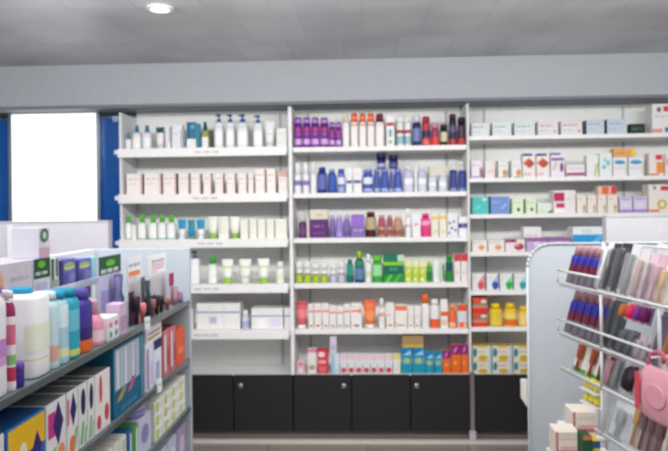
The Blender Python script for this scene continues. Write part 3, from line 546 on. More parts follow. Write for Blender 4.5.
# ---- right bay, third shelf
box('R3', [(472, 488.8, 197)], 'turquoise carton by the upright, {sh}', name='medicine_carton', c='5cc4c0', p=[(.6, .9, .75, .95, 'b8e4e0', 'o'), (.1, .6, .3, .5, '84d4d0', 's')])
box('R3', [(490.6, 509.4, 196.6)], 'periwinkle blue carton beside turquoise carton, {sh}', name='medicine_carton', c='7f9cd4', p=[(.5, .95, .3, .6, 'a0b8e4', 's'), (.1, .5, .65, .72, 'b4c4e8', 'x')])
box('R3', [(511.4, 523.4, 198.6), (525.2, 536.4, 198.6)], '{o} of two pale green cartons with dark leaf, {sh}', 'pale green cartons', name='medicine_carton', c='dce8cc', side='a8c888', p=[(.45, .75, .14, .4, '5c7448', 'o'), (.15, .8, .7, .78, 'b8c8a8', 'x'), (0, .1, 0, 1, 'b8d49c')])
box('R3', [(537.2, 552.6, 203)], 'low pale carton with green corner, {sh}', name='medicine_carton', c='dee6d8', p=[(.6, 1, .04, .4, '5c9450', 't'), (.1, .6, .2, .3, '9cc08c', 'x')])
box('R3', [(553.2, 575.8, 190.4)], 'white carton with two magenta blocks, {sh}', d=.09, name='medicine_carton', c='e8e0e2', p=[(.02, .5, .52, .9, 'c02c64'), (.12, .5, .24, .44, 'c83a70'), (.6, .95, .6, .66, 'd0b8c0', 'x'), (.05, .5, .02, .18, 'f6f0f2')])
hm = [(.66, .86, .12, .46, 'b08868', 'o'), (.6, .92, .02, .12, 'd4bca4'), (.1, .6, .74, .8, 'd0b0b0', 'x'), (.94, 1, 0, 1, 'd8c4bc')]
box('R3', [(576.8, 586.6, 195), (587.2, 597, 195)], '{o} of two cream cartons with brown figure, beside magenta-block carton, {sh}', 'brown figure cartons', name='medicine_carton', c='e8dfd6', p=hm)
box('R3', [(597.6, 606.8, 195), (607.4, 618, 195)], '{o} of two cream brown-figure cartons under orange-red carton, {sh}', 'brown figure cartons under a box', key='bf', name='medicine_carton', c='e8dfd6', p=hm)
box('R3', [(597.8, 616.4, 186)], 'orange-red and white carton lying on brown-figure cartons, {sh}', on='bf', d=.07, name='medicine_carton', c='e4c8b8', p=[(.22, .6, .1, .9, 'e4704c'), (.72, 1, .1, .95, 'd84a3c')])
box('R3', [(619.6, 632.6, 197), (633.6, 647.6, 196.4)], '{o} of two lilac cartons with violet foot, {sh}', 'lilac cartons', name='medicine_carton', c='d8d0e6', p=[(0, 1, 0, .2, 'a890d0'), (.3, .8, .4, .56, 'e8e2f0', 's'), (.1, .9, .78, .94, 'c4b0dc')])
box('R3', [(648.4, 673, 184.6)], 'large white carton with red heading and yellow ring, {sh}', d=.1, name='medicine_carton', c='e8e0da', p=[(.5, .95, .78, .94, 'd8444c'), (.18, .32, .82, .94, '9c8488', 'o'), (.36, .76, .1, .46, 'd4bc58', 'o'), (.46, .66, .18, .38, 'e8e0c8', 'o'), (0, .45, .0, .1, 'e49078')])
# ---- right bay, fourth shelf
box('R4', [(472, 487.4, 240.2), (488.2, 504.6, 240)], '{o} of two low white cartons with orange blossom, {sh}', 'orange blossom cartons', name='medicine_carton', c='e8e2dc', p=[(.4, .85, .12, .6, 'e4b48c', 'o'), (.5, .75, .22, .48, 'd89464', 'o'), (.1, .7, .74, .82, '9c9c9c', 'x')])
box('R4', [(505.4, 525.4, 239.4)], 'low white carton with magenta flower, {sh}', key='mf', d=.12, name='medicine_carton', c='e6dcde', p=[(0, .55, .74, 1, 'a8447c'), (.44, .95, .1, .68, 'b83c78', 'o'), (.5, .7, .4, .7, 'e0b060', 'o')])
box('R4', [(526.4, 548, 238), (549, 571, 237.7)], '{o} of two low lavender cartons above the gondola panel, {sh}', 'low lavender cartons', key='lv', d=.12, name='medicine_carton', c='c8b4d4', p=[(0, 1, .74, 1, 'a46cb0'), (.3, .7, .4, .7, 'e0d4e8', 'o')])
box('R4', [(523.4, 541.6, 227)], 'white carton with pinkish foot stacked on lavender carton, {sh}', on='lv', d=.08, name='medicine_carton', c='eae4e6', p=[(.1, .8, .1, .3, 'e0bcd0', 'x')])
box('R4', [(572.8, 605, 227)], 'wide white carton with bright sky-blue band, {sh}', d=.12, name='medicine_carton', c='e8eef2', p=[(0, 1, .3, .68, '2fa4e0'), (.6, .98, .36, .62, '6cc4ec', 's'), (.3, .6, .74, .9, 'c8e0ec', 'x')])
# ---- right bay, fifth, sixth shelf and cabinet top
for (a, b, c, nm, dk) in ((471.8, 484.8, 'd86064', 'red', 'e49a98'), (486.4, 498.8, '3c5cb4', 'blue', 'a8b8e0'), (499.8, 513, '34b454', 'green', '9cdca8'), (514, 526.4, '34a4b4', 'teal', 'b0dce4')):
    box('R5', [(a, b, 273.6)], 'white carton with %s droplet, {sh}' % nm, name='medicine_carton', c='e2e2e4', side=dk, p=[(.45, .98, .04, .6, c, 'o'), (.5, .98, .5, .96, dk, 't'), (.1, .4, .7, .76, 'c0c4c8', 'x')])
rd = [(0, 1, 0, .3, 'd8443a'), (.0, 1, .3, .44, 'e8906c'), (.0, 1, .44, .6, '7c8c78'), (.55, .95, .62, .86, 'd8d8d0', 'o'), (0, .5, .7, .95, 'e06a38')]
box('R6', [(472.2, 487.6, 312.6)], 'lower of two stacked red and grey cartons, {sh}', key='rc', d=.09, name='vitamin_carton', c='cf4a3a', p=rd)
box('R6', [(472.2, 487.6, 297.6)], 'upper of two stacked red and grey cartons, {sh}', on='rc', d=.09, name='vitamin_carton', c='cf4a3a', top='3a2c2c', p=rd)  # dark top colour paints the shadow of the shelf above
vb = dict(name='vitamin_bottle', c='e8c428', cap='ecd030', ch=.2, cw=.72, ct=.97, sho=.14)
bot('R6', [(489.6, 503.4, 304.4)], 'yellow vitamin bottle with grey-blue fruit at its foot, {sh}', sticker=(.04, .62, 'e6cf50'), bands=[(.02, .04, '6c7888')], **vb)
bot('R6', [(504.6, 518, 304)], 'yellow vitamin bottle with orange foot, {sh}', sticker=(.04, .3, 'e07a34'), bands=[(.34, .62, 'f0dc7c')], **vb)
bot('R6', [(518.8, 532, 307)], 'yellow vitamin bottle half hidden by the white gondola panel, {sh}', sticker=(.1, .6, 'f0d88c'), **vb)
yb = [(.02, .24, .2, .85, '3c94a8', 'o'), (.3, .8, .0, .34, 'd8b430', 'o'), (.3, .8, .5, .66, 'c8b8b0', 'x'), (.86, 1, 0, 1, 'c0d4e4'), (.26, .8, .86, 1, 'e0c880')]
bx = [(472.4, 491.6), (492.4, 512.6), (513.4, 533)]
for i, (a, b) in enumerate(bx):
    pos = ('nearest the upright', 'in the middle', 'nearest the gondola panel')[i]
    box('R7', [(a, b, 360.2)], 'lower yellow-white carton with teal disc, stack %s, {sh}' % pos, key='y%d' % i, d=.09, name='tissue_carton', c='e6e0cc', p=yb)
    box('R7', [(a, b, 346)], 'upper yellow-white carton with teal disc, stack %s, {sh}' % pos, on='y%d' % i, d=.09, name='tissue_carton', c='e6e0cc', top='c8a840', p=yb)

# ------------------------------------------------------------------ left gondola
GX = -.661; GZ = [1.104, .888, .707, .52]; NEAR, FAR = .9, 2.6
g = tag(empty('gondola'), 'grey metal gondola of hygiene products along the aisle, below the lightbox', 'display shelving'); g.location = (-1.02, FAR, 0)
def gbox(name, x0, x1, y0, y1, z0, z1, key, c=.002, parent=None): return MB().box(x0 + 1.02, x1 + 1.02, y0 - FAR, y1 - FAR, z0, z1, key, c).build(name, parent or g)
gbox('end_panel', -1.04, GX, FAR + .001, FAR + .022, 0, 1.302, 'a9b2bb')
gbox('spine_panel', -1.05, -1.02, NEAR, FAR, 0, 1.302, 'cfd0d8')
gbox('base', -1.019, GX + .02, NEAR, FAR, 0, .16, 'b8bec4')
for z in GZ:
    s = gbox('shelf', -1.019, GX - .006, NEAR, FAR - .001, z - .014, z, '6f7a7c')
    gbox('shelf_lip', GX - .0055, GX, NEAR, FAR - .001, z - .014, z + .003, '566062:gloss', .001, s)
s = gbox('shelf', -1.019, -.862, NEAR, 2.25, 1.218, 1.23, 'b4b8c4'); gbox('shelf_lip', -.8615, -.857, NEAR, 2.25, 1.214, 1.236, 'c8cad6', .001, s)
for y in (1.75, 2.2):
    gbox('shelf_support', -1.019, -.88, y, y + .012, 1.17, 1.2175, 'b4b8c4')
GT = {}
GN = {0: 'left gondola upper shelf', 1: 'left gondola middle shelf', 2: 'left gondola third shelf', 3: 'left gondola lowest shelf', 9: 'left gondola top ledge'}
def gl(sh, kind, name, cat, spans, label, group=None, d=.06, xf=None, on=None, key=None, slope=None, **P):
    """spans are read at the product fronts on the aisle side; slope gives the height of a whole row at once"""
    zb = GT[on] if on else (1.23 if sh == 9 else GZ[sh])
    if xf is None: xf = -.868 if sh == 9 else -.674
    for i, s in enumerate(spans):
        mid = (s[0] + s[1]) / 2; yt = s[2] if len(s) > 2 else 206.6 + slope * (365 - mid)
        ya = on_x(s[0], yt, xf)[0]; yb = on_x(s[1], yt, xf)[0]; z1 = on_x(mid, yt, xf)[1]
        w = max(.012, yb - ya - .003); h = z1 - zb - .0008; dd = d
        if kind == 'tube': dd = w * .76
        if kind == 'jar': dd = w
        o = KIND[kind](name, w, dd, h, P); o.rotation_euler = (0, 0, math.pi / 2)
        o.location = (xf + dd / 2 if kind == 'pack' else xf - dd / 2, (ya + yb) / 2, zb + .0008); n = len(spans)
        tag(o, words_for(label, i, n, sh=GN[sh]), cat, group if n > 1 else None)
    if key: GT[key] = zb + .0008 + h
bb = dict(name='body_wash_bottle', cat='bottle')
gl(0, 'bottle', spans=[(-9, 10.6, 286)], label='lilac-capped white bottle with pink label at photo edge, {sh}', c='e6e4e8', cap='8c6cc0', ch=.06, cw=.9, style='flip', e=3.4, d=.07, bands=[(.28, .36, 'd8a8d4'), (.36, .52, 'c890d0')], **bb)
gl(0, 'bottle', spans=[(11.2, 17.6, 290)], label='slim white bottle with magenta and red bands, {sh}', c='ece6ea', cap='dcd0d8', ch=.08, cw=.9, style='flip', e=3, d=.05, bands=[(.1, .24, 'c84468'), (.26, .36, '90c080'), (.46, .66, 'dc7c94'), (.74, .88, 'a83468')], **bb)
gl(0, 'bottle', spans=[(34.5, 53, 287)], label='big white rounded bottle with aqua cap and pale label, {sh}', c='eeeef0', cap='2fa8cc', ch=.055, cw=.5, style='flip', e=4.5, sho=.08, d=.1, bands=[(.2, .22, 'e8dca0')], sticker=(.3, .6, 'eef0dc'), **bb)
gl(0, 'bottle', 'roll_on_bottle', 'bottle', [(19, 26.6, 361.5)], 'tiny purple roll-on bottle at foot of big white bottle, {sh}', c='4a2a96', cap='7c5cb4', ch=.35, cw=.95, d=.022)
gl(0, 'bottle', spans=[(53.8, 61.4, 291)], label='pale aqua bottle just behind the big white bottle, {sh}', c='c4dce4', cap='d8e8ee', ch=.1, cw=.85, style='flip', e=3, d=.06, bands=[(.1, .3, 'e0b8a8')], **bb)
gl(0, 'bottle', spans=[(62, 71.4, 290)], label='white and aqua bottle with bright aqua cap, {sh}', c='b4d8e2', cap='22a8cc', ch=.1, cw=.85, style='flip', e=3, d=.065, bands=[(.1, .22, 'e4ecc0'), (.5, .8, 'd8ecf2')], **bb)
gl(0, 'bottle', spans=[(72, 82.6, 288)], label='turquoise bottle before the purple bottle, {sh}', c='3cb0c8', cap='2a9cbc', ch=.1, cw=.85, style='flip', e=3, d=.065, bands=[(.05, .14, 'dce080'), (.4, .7, '7ccadc')], **bb)
gl(0, 'bottle', spans=[(84, 95.6, 288)], label='purple bottle with orange foot, {sh}', c='5444a0', cap='6c60b4', ch=.16, cw=.6, e=2.6, d=.05, bands=[(0, .2, 'ec7c34'), (.2, .4, '3a3480')], **bb)
gl(0, 'bottle', spans=[(98.6, 107, 300)], label='pink tapering bottle beside the purple bottle, {sh}', c='eca4b8', cap='f0b8c8', ch=.3, cw=.5, ct=.6, e=2.2, sho=.5, d=.05, bands=[(.1, .34, 'f2d4dc')], **bb)
gl(0, 'carton', 'soap_carton', 'box', [(107.8, 119, 316)], 'small white carton with teal and pink dots, {sh}', c='e8e6ea', d=.05, p=[(.1, .35, .1, .4, '3cb090', 'o'), (.6, .85, .12, .4, '40a894', 'o'), (.1, .35, .55, .8, 'e08098', 'o'), (.6, .85, .55, .8, 'd86c84', 'o')])
gl(0, 'pack', 'hair_dye_pack', 'pack', [(97.6, 120, 255.5)], 'tall lavender pack with dark green header, {sh}', xf=-.79, d=.05, c='c4c2e0', hd=.27, hk='1c5c38', goods=(2, '9c98cc', 'stick'), p=[(.3, .72, .84, .94, '6cbc3c', 'o'), (.08, .92, .75, .81, 'e4f0e4', 'x'), (.1, .8, .2, .5, 'a8a4d4')])
gl(0, 'carton', 'cream_carton', 'box', [(119.8, 126.4, 303)], 'slim pinkish-lavender carton before the plum pack, {sh}', c='d4b8d4', d=.04, p=[(.1, .9, .1, .6, 'c498c0')])
br = dict(cat='pack', name='brush_pack', d=.03, xf=-.698)
gl(0, 'pack', spans=[(128, 133.6, 292)], label='dark plum brush pack nearest the camera, {sh}', c='4a3050', goods=(1, '2a1c3a', 'brush'), hd=.1, **br)
gl(0, 'pack', spans=[(134.2, 139.8, 300)], label='coral pink brush pack after the plum pack, {sh}', c='dca0a4', goods=(1, 'd88488', 'brush'), hd=.1, **br)
gl(0, 'pack', spans=[(140.4, 144.4, 277)], label='tall narrow dark teal brush pack, {sh}', c='5c5a68', goods=(1, '2c3a48', 'stick'), hd=.04, **br)
gl(0, 'pack', spans=[(145.2, 149.2, 296)], label='rosy brush pack behind the tall dark teal one, {sh}', c='c898a0', goods=(1, 'a86c78', 'brush'), hd=.1, **br)
gl(0, 'pack', spans=[(149.8, 153.6, 292), (154.2, 158, 292)], label='{o} of two narrow blackish brush packs with pale tops, {sh}', group='blackish brush packs', c='4c3c44', goods=(1, '2c2228', 'brush'), hd=.14, hk='b8d0e0', **br)
gl(0, 'pack', spans=[(158.6, 166.4, 298)], label='tan and rose brush pack, widest of the far brushes, {sh}', c='c8a498', goods=(2, 'b87c74', 'brush'), hd=.1, **br)
gl(0, 'pack', spans=[(168.2, 173, 273)], label='tall pack with magenta head, far end of {sh}', c='c8b0c0', goods=(1, 'a08090', 'stick'), hd=.4, hk='a8206c', **br)
gl(0, 'pack', spans=[(173.6, 178.6, 291)], label='violet-grey pack after the magenta one, {sh}', c='a894ac', goods=(1, '8c6c94', 'stick'), hd=.1, **br)
gl(0, 'pack', spans=[(179.2, 184, 296)], label='grey pack touching the end panel, {sh}', c='8c98a4', goods=(1, '6c7884', 'stick'), hd=.1, **br)
gl(0, 'pack', 'accessory_pack', 'pack', [(126.4, 140.2, 257)], 'tall white header card with orange band, behind brush packs, {sh}', xf=-.732, d=.02, c='d8d4d8', hd=.36, hk='ececee', bl='d0c8d0:clear', p=[(.08, .92, .7, .78, 'ee9464'), (.1, .9, .85, .9, '9c9cc8', 'x'), (.1, .7, .66, .69, 'd0ccd4', 'x')])
gl(0, 'pack', 'accessory_pack', 'pack', [(147, 165.2, 254.6)], 'tall white header card with pink print, behind brush packs, {sh}', xf=-.732, d=.02, c='d8d4d8', hd=.36, hk='eeecee', bl='d0c8d0:clear', p=[(.2, .9, .86, .91, '8c80b0', 'x'), (.2, .9, .79, .84, 'e8a0b4', 'x'), (.2, .85, .73, .77, 'e8a8b8', 'x'), (.15, .5, .67, .7, 'c8c4d8', 'x')])
# top ledge
gl(9, 'carton', 'cotton_carton', 'box', [(-6, 32.4, 262.6)], 'wide pale lilac carton cut by the photo edge, {sh}', d=.12, c='d6ced8', p=[(.0, .22, .1, .8, 'e8b890', 'o'), (.05, .25, .05, .4, 'd88ca0', 'o'), (.4, .9, .5, .6, 'c8c0d0', 'x')])
gp = [(0, 1, .42, 1, '185c30'), (.25, .7, .72, .94, '70c038', 'o'), (.1, .9, .52, .62, 'd4e8d4', 'x'), (.1, .8, .1, .3, 'b8b8d4')]
gl(9, 'carton', 'hair_dye_carton', 'box', [(33.2, 50, 258.4)], 'wide carton with dark green upper half and lime emblem, {sh}', d=.13, key='gc', c='d4d4e0', p=gp)
gl(9, 'carton', 'hair_dye_carton', 'box', [(50.6, 59, 258.4)], 'narrow carton in green and white stripes, {sh}', d=.09, c='d0d4d4', p=[(.05, .35, .3, 1, '2c5c3c'), (.6, .85, .4, 1, '3c5c4c'), (0, 1, 0, .3, '9ca4a0')])
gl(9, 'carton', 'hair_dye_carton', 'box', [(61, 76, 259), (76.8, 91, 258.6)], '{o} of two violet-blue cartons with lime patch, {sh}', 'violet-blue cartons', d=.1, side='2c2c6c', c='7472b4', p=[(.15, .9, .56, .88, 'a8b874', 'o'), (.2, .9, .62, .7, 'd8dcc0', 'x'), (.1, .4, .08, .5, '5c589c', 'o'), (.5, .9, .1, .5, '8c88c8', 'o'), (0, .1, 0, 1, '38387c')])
gl(9, 'carton', 'hair_dye_carton', 'box', [(91.6, 96.2, 257)], 'slim aqua carton at the end of the violet-blue pair, {sh}', d=.07, c='9cd0dc')
gl(9, 'carton', 'gift_carton', 'box', [(38.6, 49.6, 227.4)], 'white and pink carton with green ring, stacked on green carton, {sh}', on='gc', d=.075, c='dedae4', p=[(0, 1, 0, .34, 'd4b4c4'), (.08, .9, .5, .98, '5c8068', 'o'), (.3, .68, .62, .86, 'c4d0c4', 'o')])
# middle shelf
fd = dict(d=.2, slope=.627, top='6e7276', crease='7c4658')  # grey film tops with maroon line, colour darkened for shade under the shelf
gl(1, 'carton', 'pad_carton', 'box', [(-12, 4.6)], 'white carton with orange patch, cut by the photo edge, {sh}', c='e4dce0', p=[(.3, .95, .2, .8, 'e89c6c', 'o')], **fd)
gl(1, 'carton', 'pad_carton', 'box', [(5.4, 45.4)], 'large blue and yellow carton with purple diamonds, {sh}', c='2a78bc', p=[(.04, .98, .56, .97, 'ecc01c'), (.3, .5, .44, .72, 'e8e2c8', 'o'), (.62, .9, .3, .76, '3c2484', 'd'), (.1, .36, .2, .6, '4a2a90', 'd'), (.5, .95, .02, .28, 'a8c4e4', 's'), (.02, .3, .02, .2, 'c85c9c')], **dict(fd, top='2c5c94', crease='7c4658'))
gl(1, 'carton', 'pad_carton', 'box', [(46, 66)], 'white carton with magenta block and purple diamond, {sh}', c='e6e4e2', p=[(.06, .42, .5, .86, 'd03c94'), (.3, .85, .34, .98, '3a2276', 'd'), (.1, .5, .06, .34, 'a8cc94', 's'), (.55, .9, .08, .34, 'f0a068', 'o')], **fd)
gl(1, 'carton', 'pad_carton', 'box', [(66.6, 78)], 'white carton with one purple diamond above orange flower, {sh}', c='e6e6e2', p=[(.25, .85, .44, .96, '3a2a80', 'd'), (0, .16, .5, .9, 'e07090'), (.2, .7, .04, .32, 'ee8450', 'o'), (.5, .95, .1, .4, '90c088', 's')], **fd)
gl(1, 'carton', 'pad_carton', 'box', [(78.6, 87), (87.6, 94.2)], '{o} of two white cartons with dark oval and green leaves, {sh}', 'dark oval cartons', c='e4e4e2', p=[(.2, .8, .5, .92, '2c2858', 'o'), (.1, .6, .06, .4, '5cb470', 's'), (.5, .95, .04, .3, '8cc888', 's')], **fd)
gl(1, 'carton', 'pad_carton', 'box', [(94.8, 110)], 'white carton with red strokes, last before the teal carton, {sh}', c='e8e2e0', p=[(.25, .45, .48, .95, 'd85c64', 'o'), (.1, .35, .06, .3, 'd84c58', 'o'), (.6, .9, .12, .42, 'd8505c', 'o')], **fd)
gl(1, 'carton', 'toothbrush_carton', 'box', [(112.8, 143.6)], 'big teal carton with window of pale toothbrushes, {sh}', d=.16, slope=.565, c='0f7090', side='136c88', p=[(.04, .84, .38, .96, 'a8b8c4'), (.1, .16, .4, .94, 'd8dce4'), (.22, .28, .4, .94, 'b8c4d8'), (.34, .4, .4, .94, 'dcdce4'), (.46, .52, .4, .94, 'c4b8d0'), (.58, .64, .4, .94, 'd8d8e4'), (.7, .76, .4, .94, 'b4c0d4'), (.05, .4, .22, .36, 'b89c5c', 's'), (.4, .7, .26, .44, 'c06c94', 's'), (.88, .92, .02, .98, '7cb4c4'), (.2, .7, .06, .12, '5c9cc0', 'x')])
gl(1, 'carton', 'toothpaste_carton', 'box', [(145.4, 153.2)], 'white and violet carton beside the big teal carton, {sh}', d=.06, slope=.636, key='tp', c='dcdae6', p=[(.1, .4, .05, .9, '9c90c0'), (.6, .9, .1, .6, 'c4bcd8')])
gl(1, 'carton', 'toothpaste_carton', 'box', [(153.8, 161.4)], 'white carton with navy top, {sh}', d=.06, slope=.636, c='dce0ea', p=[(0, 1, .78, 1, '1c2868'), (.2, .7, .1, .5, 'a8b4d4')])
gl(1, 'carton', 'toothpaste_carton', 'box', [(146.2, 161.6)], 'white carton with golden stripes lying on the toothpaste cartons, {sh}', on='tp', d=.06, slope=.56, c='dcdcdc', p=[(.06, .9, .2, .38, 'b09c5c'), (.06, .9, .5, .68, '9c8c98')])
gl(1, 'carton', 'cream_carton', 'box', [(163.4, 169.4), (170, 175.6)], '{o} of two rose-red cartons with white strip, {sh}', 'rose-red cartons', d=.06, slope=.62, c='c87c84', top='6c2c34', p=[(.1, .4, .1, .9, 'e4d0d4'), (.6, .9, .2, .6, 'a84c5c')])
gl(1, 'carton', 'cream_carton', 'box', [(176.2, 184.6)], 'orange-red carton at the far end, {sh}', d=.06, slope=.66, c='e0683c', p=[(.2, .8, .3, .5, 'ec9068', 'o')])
# third shelf
gl(2, 'carton', 'soap_carton', 'box', [(88, 97.4), (98, 107)], '{o} of two pinkish white cartons near the photo bottom, {sh}', 'pinkish soap cartons', d=.12, slope=.955, c='e0ccd4', p=[(.2, .8, .3, .7, 'd09cb4', 'o')])
gl(2, 'carton', 'soap_carton', 'box', [(107.6, 113), (113.6, 119.4)], '{o} of two cream cartons with olive spot, {sh}', 'cream soap cartons', d=.12, slope=.95, c='dcd8cc', p=[(.2, .8, .3, .7, 'b4a878', 'o')])
gl(2, 'carton', 'soap_carton', 'box', [(120, 126.4)], 'white carton with lime stroke, {sh}', d=.12, slope=.95, c='dce0d8', p=[(.2, .7, .1, .9, 'a4c450', 's')])
gl(2, 'carton', 'soap_carton', 'box', [(127, 131.6)], 'narrow blue carton, {sh}', d=.12, slope=.95, c='3468a8', p=[(.6, .95, .1, .9, 'd4dce8')])
gl(2, 'carton', 'soap_carton', 'box', [(132.2, 137.6)], 'narrow leaf-green carton, {sh}', d=.12, slope=.95, c='4f9c50', key='lg', p=[(.65, .95, .1, .9, 'dce4dc')])
gl(2, 'carton', 'soap_carton', 'box', [(138.2, 151)], 'lavender-grey carton under round tin, {sh}', d=.12, slope=.95, key='lt', c='c0c0d4', p=[(.2, .8, .3, .8, '8c90bc', 'o')])
gl(2, 'jar', 'round_tin', 'tin', [(138.4, 150.4)], 'round lavender tin lying on the lavender-grey carton, {sh}', on='lt', slope=.892, c='8c88b8', cap='a8a4cc', lh=.5)
z = GZ[2] + .0008; hh = .0425
for row in range(3):
    for cidx, (a, b) in enumerate([(154.6, 163), (163.4, 171), (171.4, 178.4), (178.8, 185.4)]):
        ya = on_x(a, 395, -.674)[0]; yb = on_x(b, 395, -.674)[0]; w = yb - ya - .003
        o = carton('tea_carton', w, .1, hh - .0006, dict(c='e2e2dc', p=[(.1, .46, .12, .88, 'b8cc3c', 'o'), (.52, .9, .5, .62, 'b8b8b0', 'x'), (.2, .36, .4, .62, 'dce49c', 'o')]))
        o.rotation_euler = (0, 0, math.pi / 2); o.location = (-.724, (ya + yb) / 2, z + row * hh)
        tag(o, 'white carton with lime oval, %s row, %s column from near end, left gondola shelf' % (('bottom', 'middle', 'top')[row], ORD[cidx]), 'box', 'lime oval cartons')
gl(3, 'carton', 'powder_carton', 'box', [(150, 158.4), (159, 167.4), (168, 176.4)], '{o} of three pale grey-lavender cartons, {sh}', 'grey-lavender cartons', d=.12, slope=1.2, c='b8bccc', p=[(.2, .8, .2, .8, 'd4d4dc', 'o')])
gl(3, 'carton', 'powder_carton', 'box', [(177, 185.6)], 'mauve carton at the far end, {sh}', d=.12, slope=1.2, c='a89cb8', p=[(.2, .8, .2, .8, 'c8b8d0', 'o')])
for (px_, zz, nm) in ((146.5, GZ[0], 'upper'), (158.5, GZ[1], 'middle')):
    y = on_x(px_, 206.6 + (EYE - zz) / .655 * (365 - px_), GX)[0]
    t = MB().box(.0005, .003, -.014, .014, -.018, .022, 'dcdede', .0008); t.box(.0032, .0036, -.010, .008, .004, .009, 'a8acb0')
    t = t.build('price_tag'); t.location = (GX + .001, y, zz); t.rotation_euler = (0, 0, -.3); tag(t, 'small white price tag clipped to the left gondola %s shelf edge' % nm, 'price tag', 'price tags')

# ------------------------------------------------------------------ right gondola with a rounded end panel, and the wire rack standing on it
r = tag(empty('gondola'), 'white gondola with rounded end panel carrying the wire accessory rack', 'display shelving'); r.location = (.98, FAR, 0)
def RB(x0, x1, y0, y1, z0, z1, key, c=.002): return MB().box(x0 - .98, x1 - .98, y0 - FAR, y1 - FAR, z0, z1, key, c)
def rb(mb, name, parent=None): return mb.build(name, parent or r)
R0 = .085; x0, zt = .593 - .98, 1.306
out = [(x0, 0), (.44, 0), (.44, zt)] + [(x0 + R0 - R0 * math.sin(t * math.pi / 16), zt - R0 + R0 * math.cos(t * math.pi / 16)) for t in range(9)]
ep = MB().ext(out[::-1], .001, .022, 'b2b8be').build('end_panel', r)
edge = MB()
for i in range(2, len(out) - 1): edge.rod((out[i][0], .0, out[i][1]), (out[i + 1][0], .0, out[i + 1][1]), .004, 'b4babf')
edge.rod((x0, 0, 0), (x0, 0, zt - R0), .004, 'b4babf'); edge.build('edge_strip', ep)
zb0 = on_y(524, 407, FAR)[1]; zb1 = on_y(524, 380, FAR)[1]
MB().ext([(x0 - .026, zb1), (x0 - .026, zb0 + .03), (x0 - .006, zb0), (x0 - .005, zb0), (x0 - .005, zb1)][::-1], .002, .02, 'dcd8d4').build('bracket', ep)
rb(RB(1.06, 1.08, 1.2, FAR, 0, 1.302, 'd8d9db'), 'spine_panel')
rb(RB(.665, 1.059, 1.2, FAR, 0, .58, 'c8cacc'), 'base')
TH = math.radians(10.2); P0 = (.68, 2.42); UX, UY = math.sin(TH), -math.cos(TH); VX, VY = math.cos(TH), math.sin(TH); LEAN = math.radians(16)
def on_r(px, py, off=0.0):
    """along the rack (from its far end towards the near one) and height"""
    q = ray(px, py); k = (P0[0] * VX + P0[1] * VY + off) / (q[0] * VX + q[1] * VY); X_, Y_ = q[0] * k, q[1] * k
    return (X_ - P0[0]) * UX + (Y_ - P0[1]) * UY, EYE + q[2] * k
def zs(z): return EYE - (EYE - z) * .96
rack = tag(empty('accessory_rack'), 'white wire rack of hanging beauty accessories on the rounded gondola', 'display rack'); rack.location = (P0[0], P0[1], 0); rack.rotation_euler = (0, 0, -math.pi / 2 + TH)
TZ = [zs(1.163), zs(.985), zs(.862), zs(.715)]
A0, A1 = -.025, .98
for z, extra in zip(TZ, ((zs(1.215), A0, .262), (zs(1.04), A0, .62), None, None)):
    m = MB()
    a0 = .215 if z < .8 else A0
    for y in (-.008, .03, .075, .15): m.rod((a0, y, z - .004), (A1, y, z - .004), .002, 'c8cacc')
    x = a0
    while x < A1 + .01: m.rod((x, -.012, z - .004), (x, .15, z - .004), .002, 'c8cacc'); x += .2662
    m.rod((a0, -.014, z + .007), (A1, -.014, z + .007), .0042, 'd4d6d8')
    b_ = m.build('wire_basket', rack)
    if extra: MB().rod((A0, -.016, z + .009), (A0, -.016, extra[0]), .003, 'd4d6d8').rod((extra[1], -.016, extra[0]), (extra[2], -.016, extra[0]), .004, 'd4d6d8').build('front_rail', b_)
for x in (A0, .62, A1):
    MB().rod((x, .155, .581), (x, .155, zs(1.31)), .006, 'e6e6e8').build('wire_post', rack)
m = MB(); m.rod((A0, .155, zs(1.31)), (A1, .155, zs(1.31)), .004, 'e6e6e8'); m.build('top_rail', rack)
for x, k in ((.262, (0, 1, 2)), (.56, (0, 1))):
    for i in k:
        MB().rod((x, -.014, TZ[i + 1]), (x, -.014, TZ[i] - .001), .005, 'd4d6d8').build('front_strut', rack)
def gr(kind, name, cat, spans, label, tier=None, group=None, d=.025, lean=LEAN, z0=None, **P):
    """spans: (left px, right px, top px) read at the rack front"""
    for i, s in enumerate(spans):
        zb = TZ[tier] + .0005 if z0 is None else z0
        ua = on_r(s[0], s[2])[0]; ub = on_r(s[1], s[2])[0]; z1 = on_r((s[0] + s[1]) / 2, s[2])[1]
        w = max(.008, ub - ua - .003); h = (z1 - zb) / math.cos(lean); dd = w if kind == 'jar' else d
        o = KIND[kind](name, w, dd, h, P); o.rotation_euler = (-lean, 0, -math.pi / 2 + TH)
        u = (ua + ub) / 2; v = dd / 2 * math.cos(lean); n = len(spans)
        o.location = (P0[0] + u * UX + v * VX, P0[1] + u * UY + v * VY, zb + dd / 2 * math.sin(lean))
        tag(o, words_for(label, i, n), cat, group if n > 1 else None)
np_ = dict(name='nail_polish', slim=.84, cat='bottle', c='6c1238', cap='b08890', ch=.24, cw=.75, e=3, sho=.1, bands=[(.5, .74, '2a2494'), (.0, .3, '6c6470')], d=.034)
gr('bottle', spans=[(563, 569.4, 247.6), (569.8, 575.8, 248.4), (576.2, 582.2, 249), (582.6, 588.8, 250)], label='{o} of four wine-red bottles with blue collar, rack top tier', tier=0, group='top tier bottles', **np_)
gr('bottle', spans=[(560.8, 567.8, 292), (568.2, 575, 293), (575.4, 582, 294), (582.4, 588.8, 295), (589.2, 595.4, 296)], label='{o} of five wine-red bottles with blue collar, rack second tier', tier=1, group='second tier bottles', **np_)
tl = dict(kind='pack', name='nail_tool_pack', cat='pack')
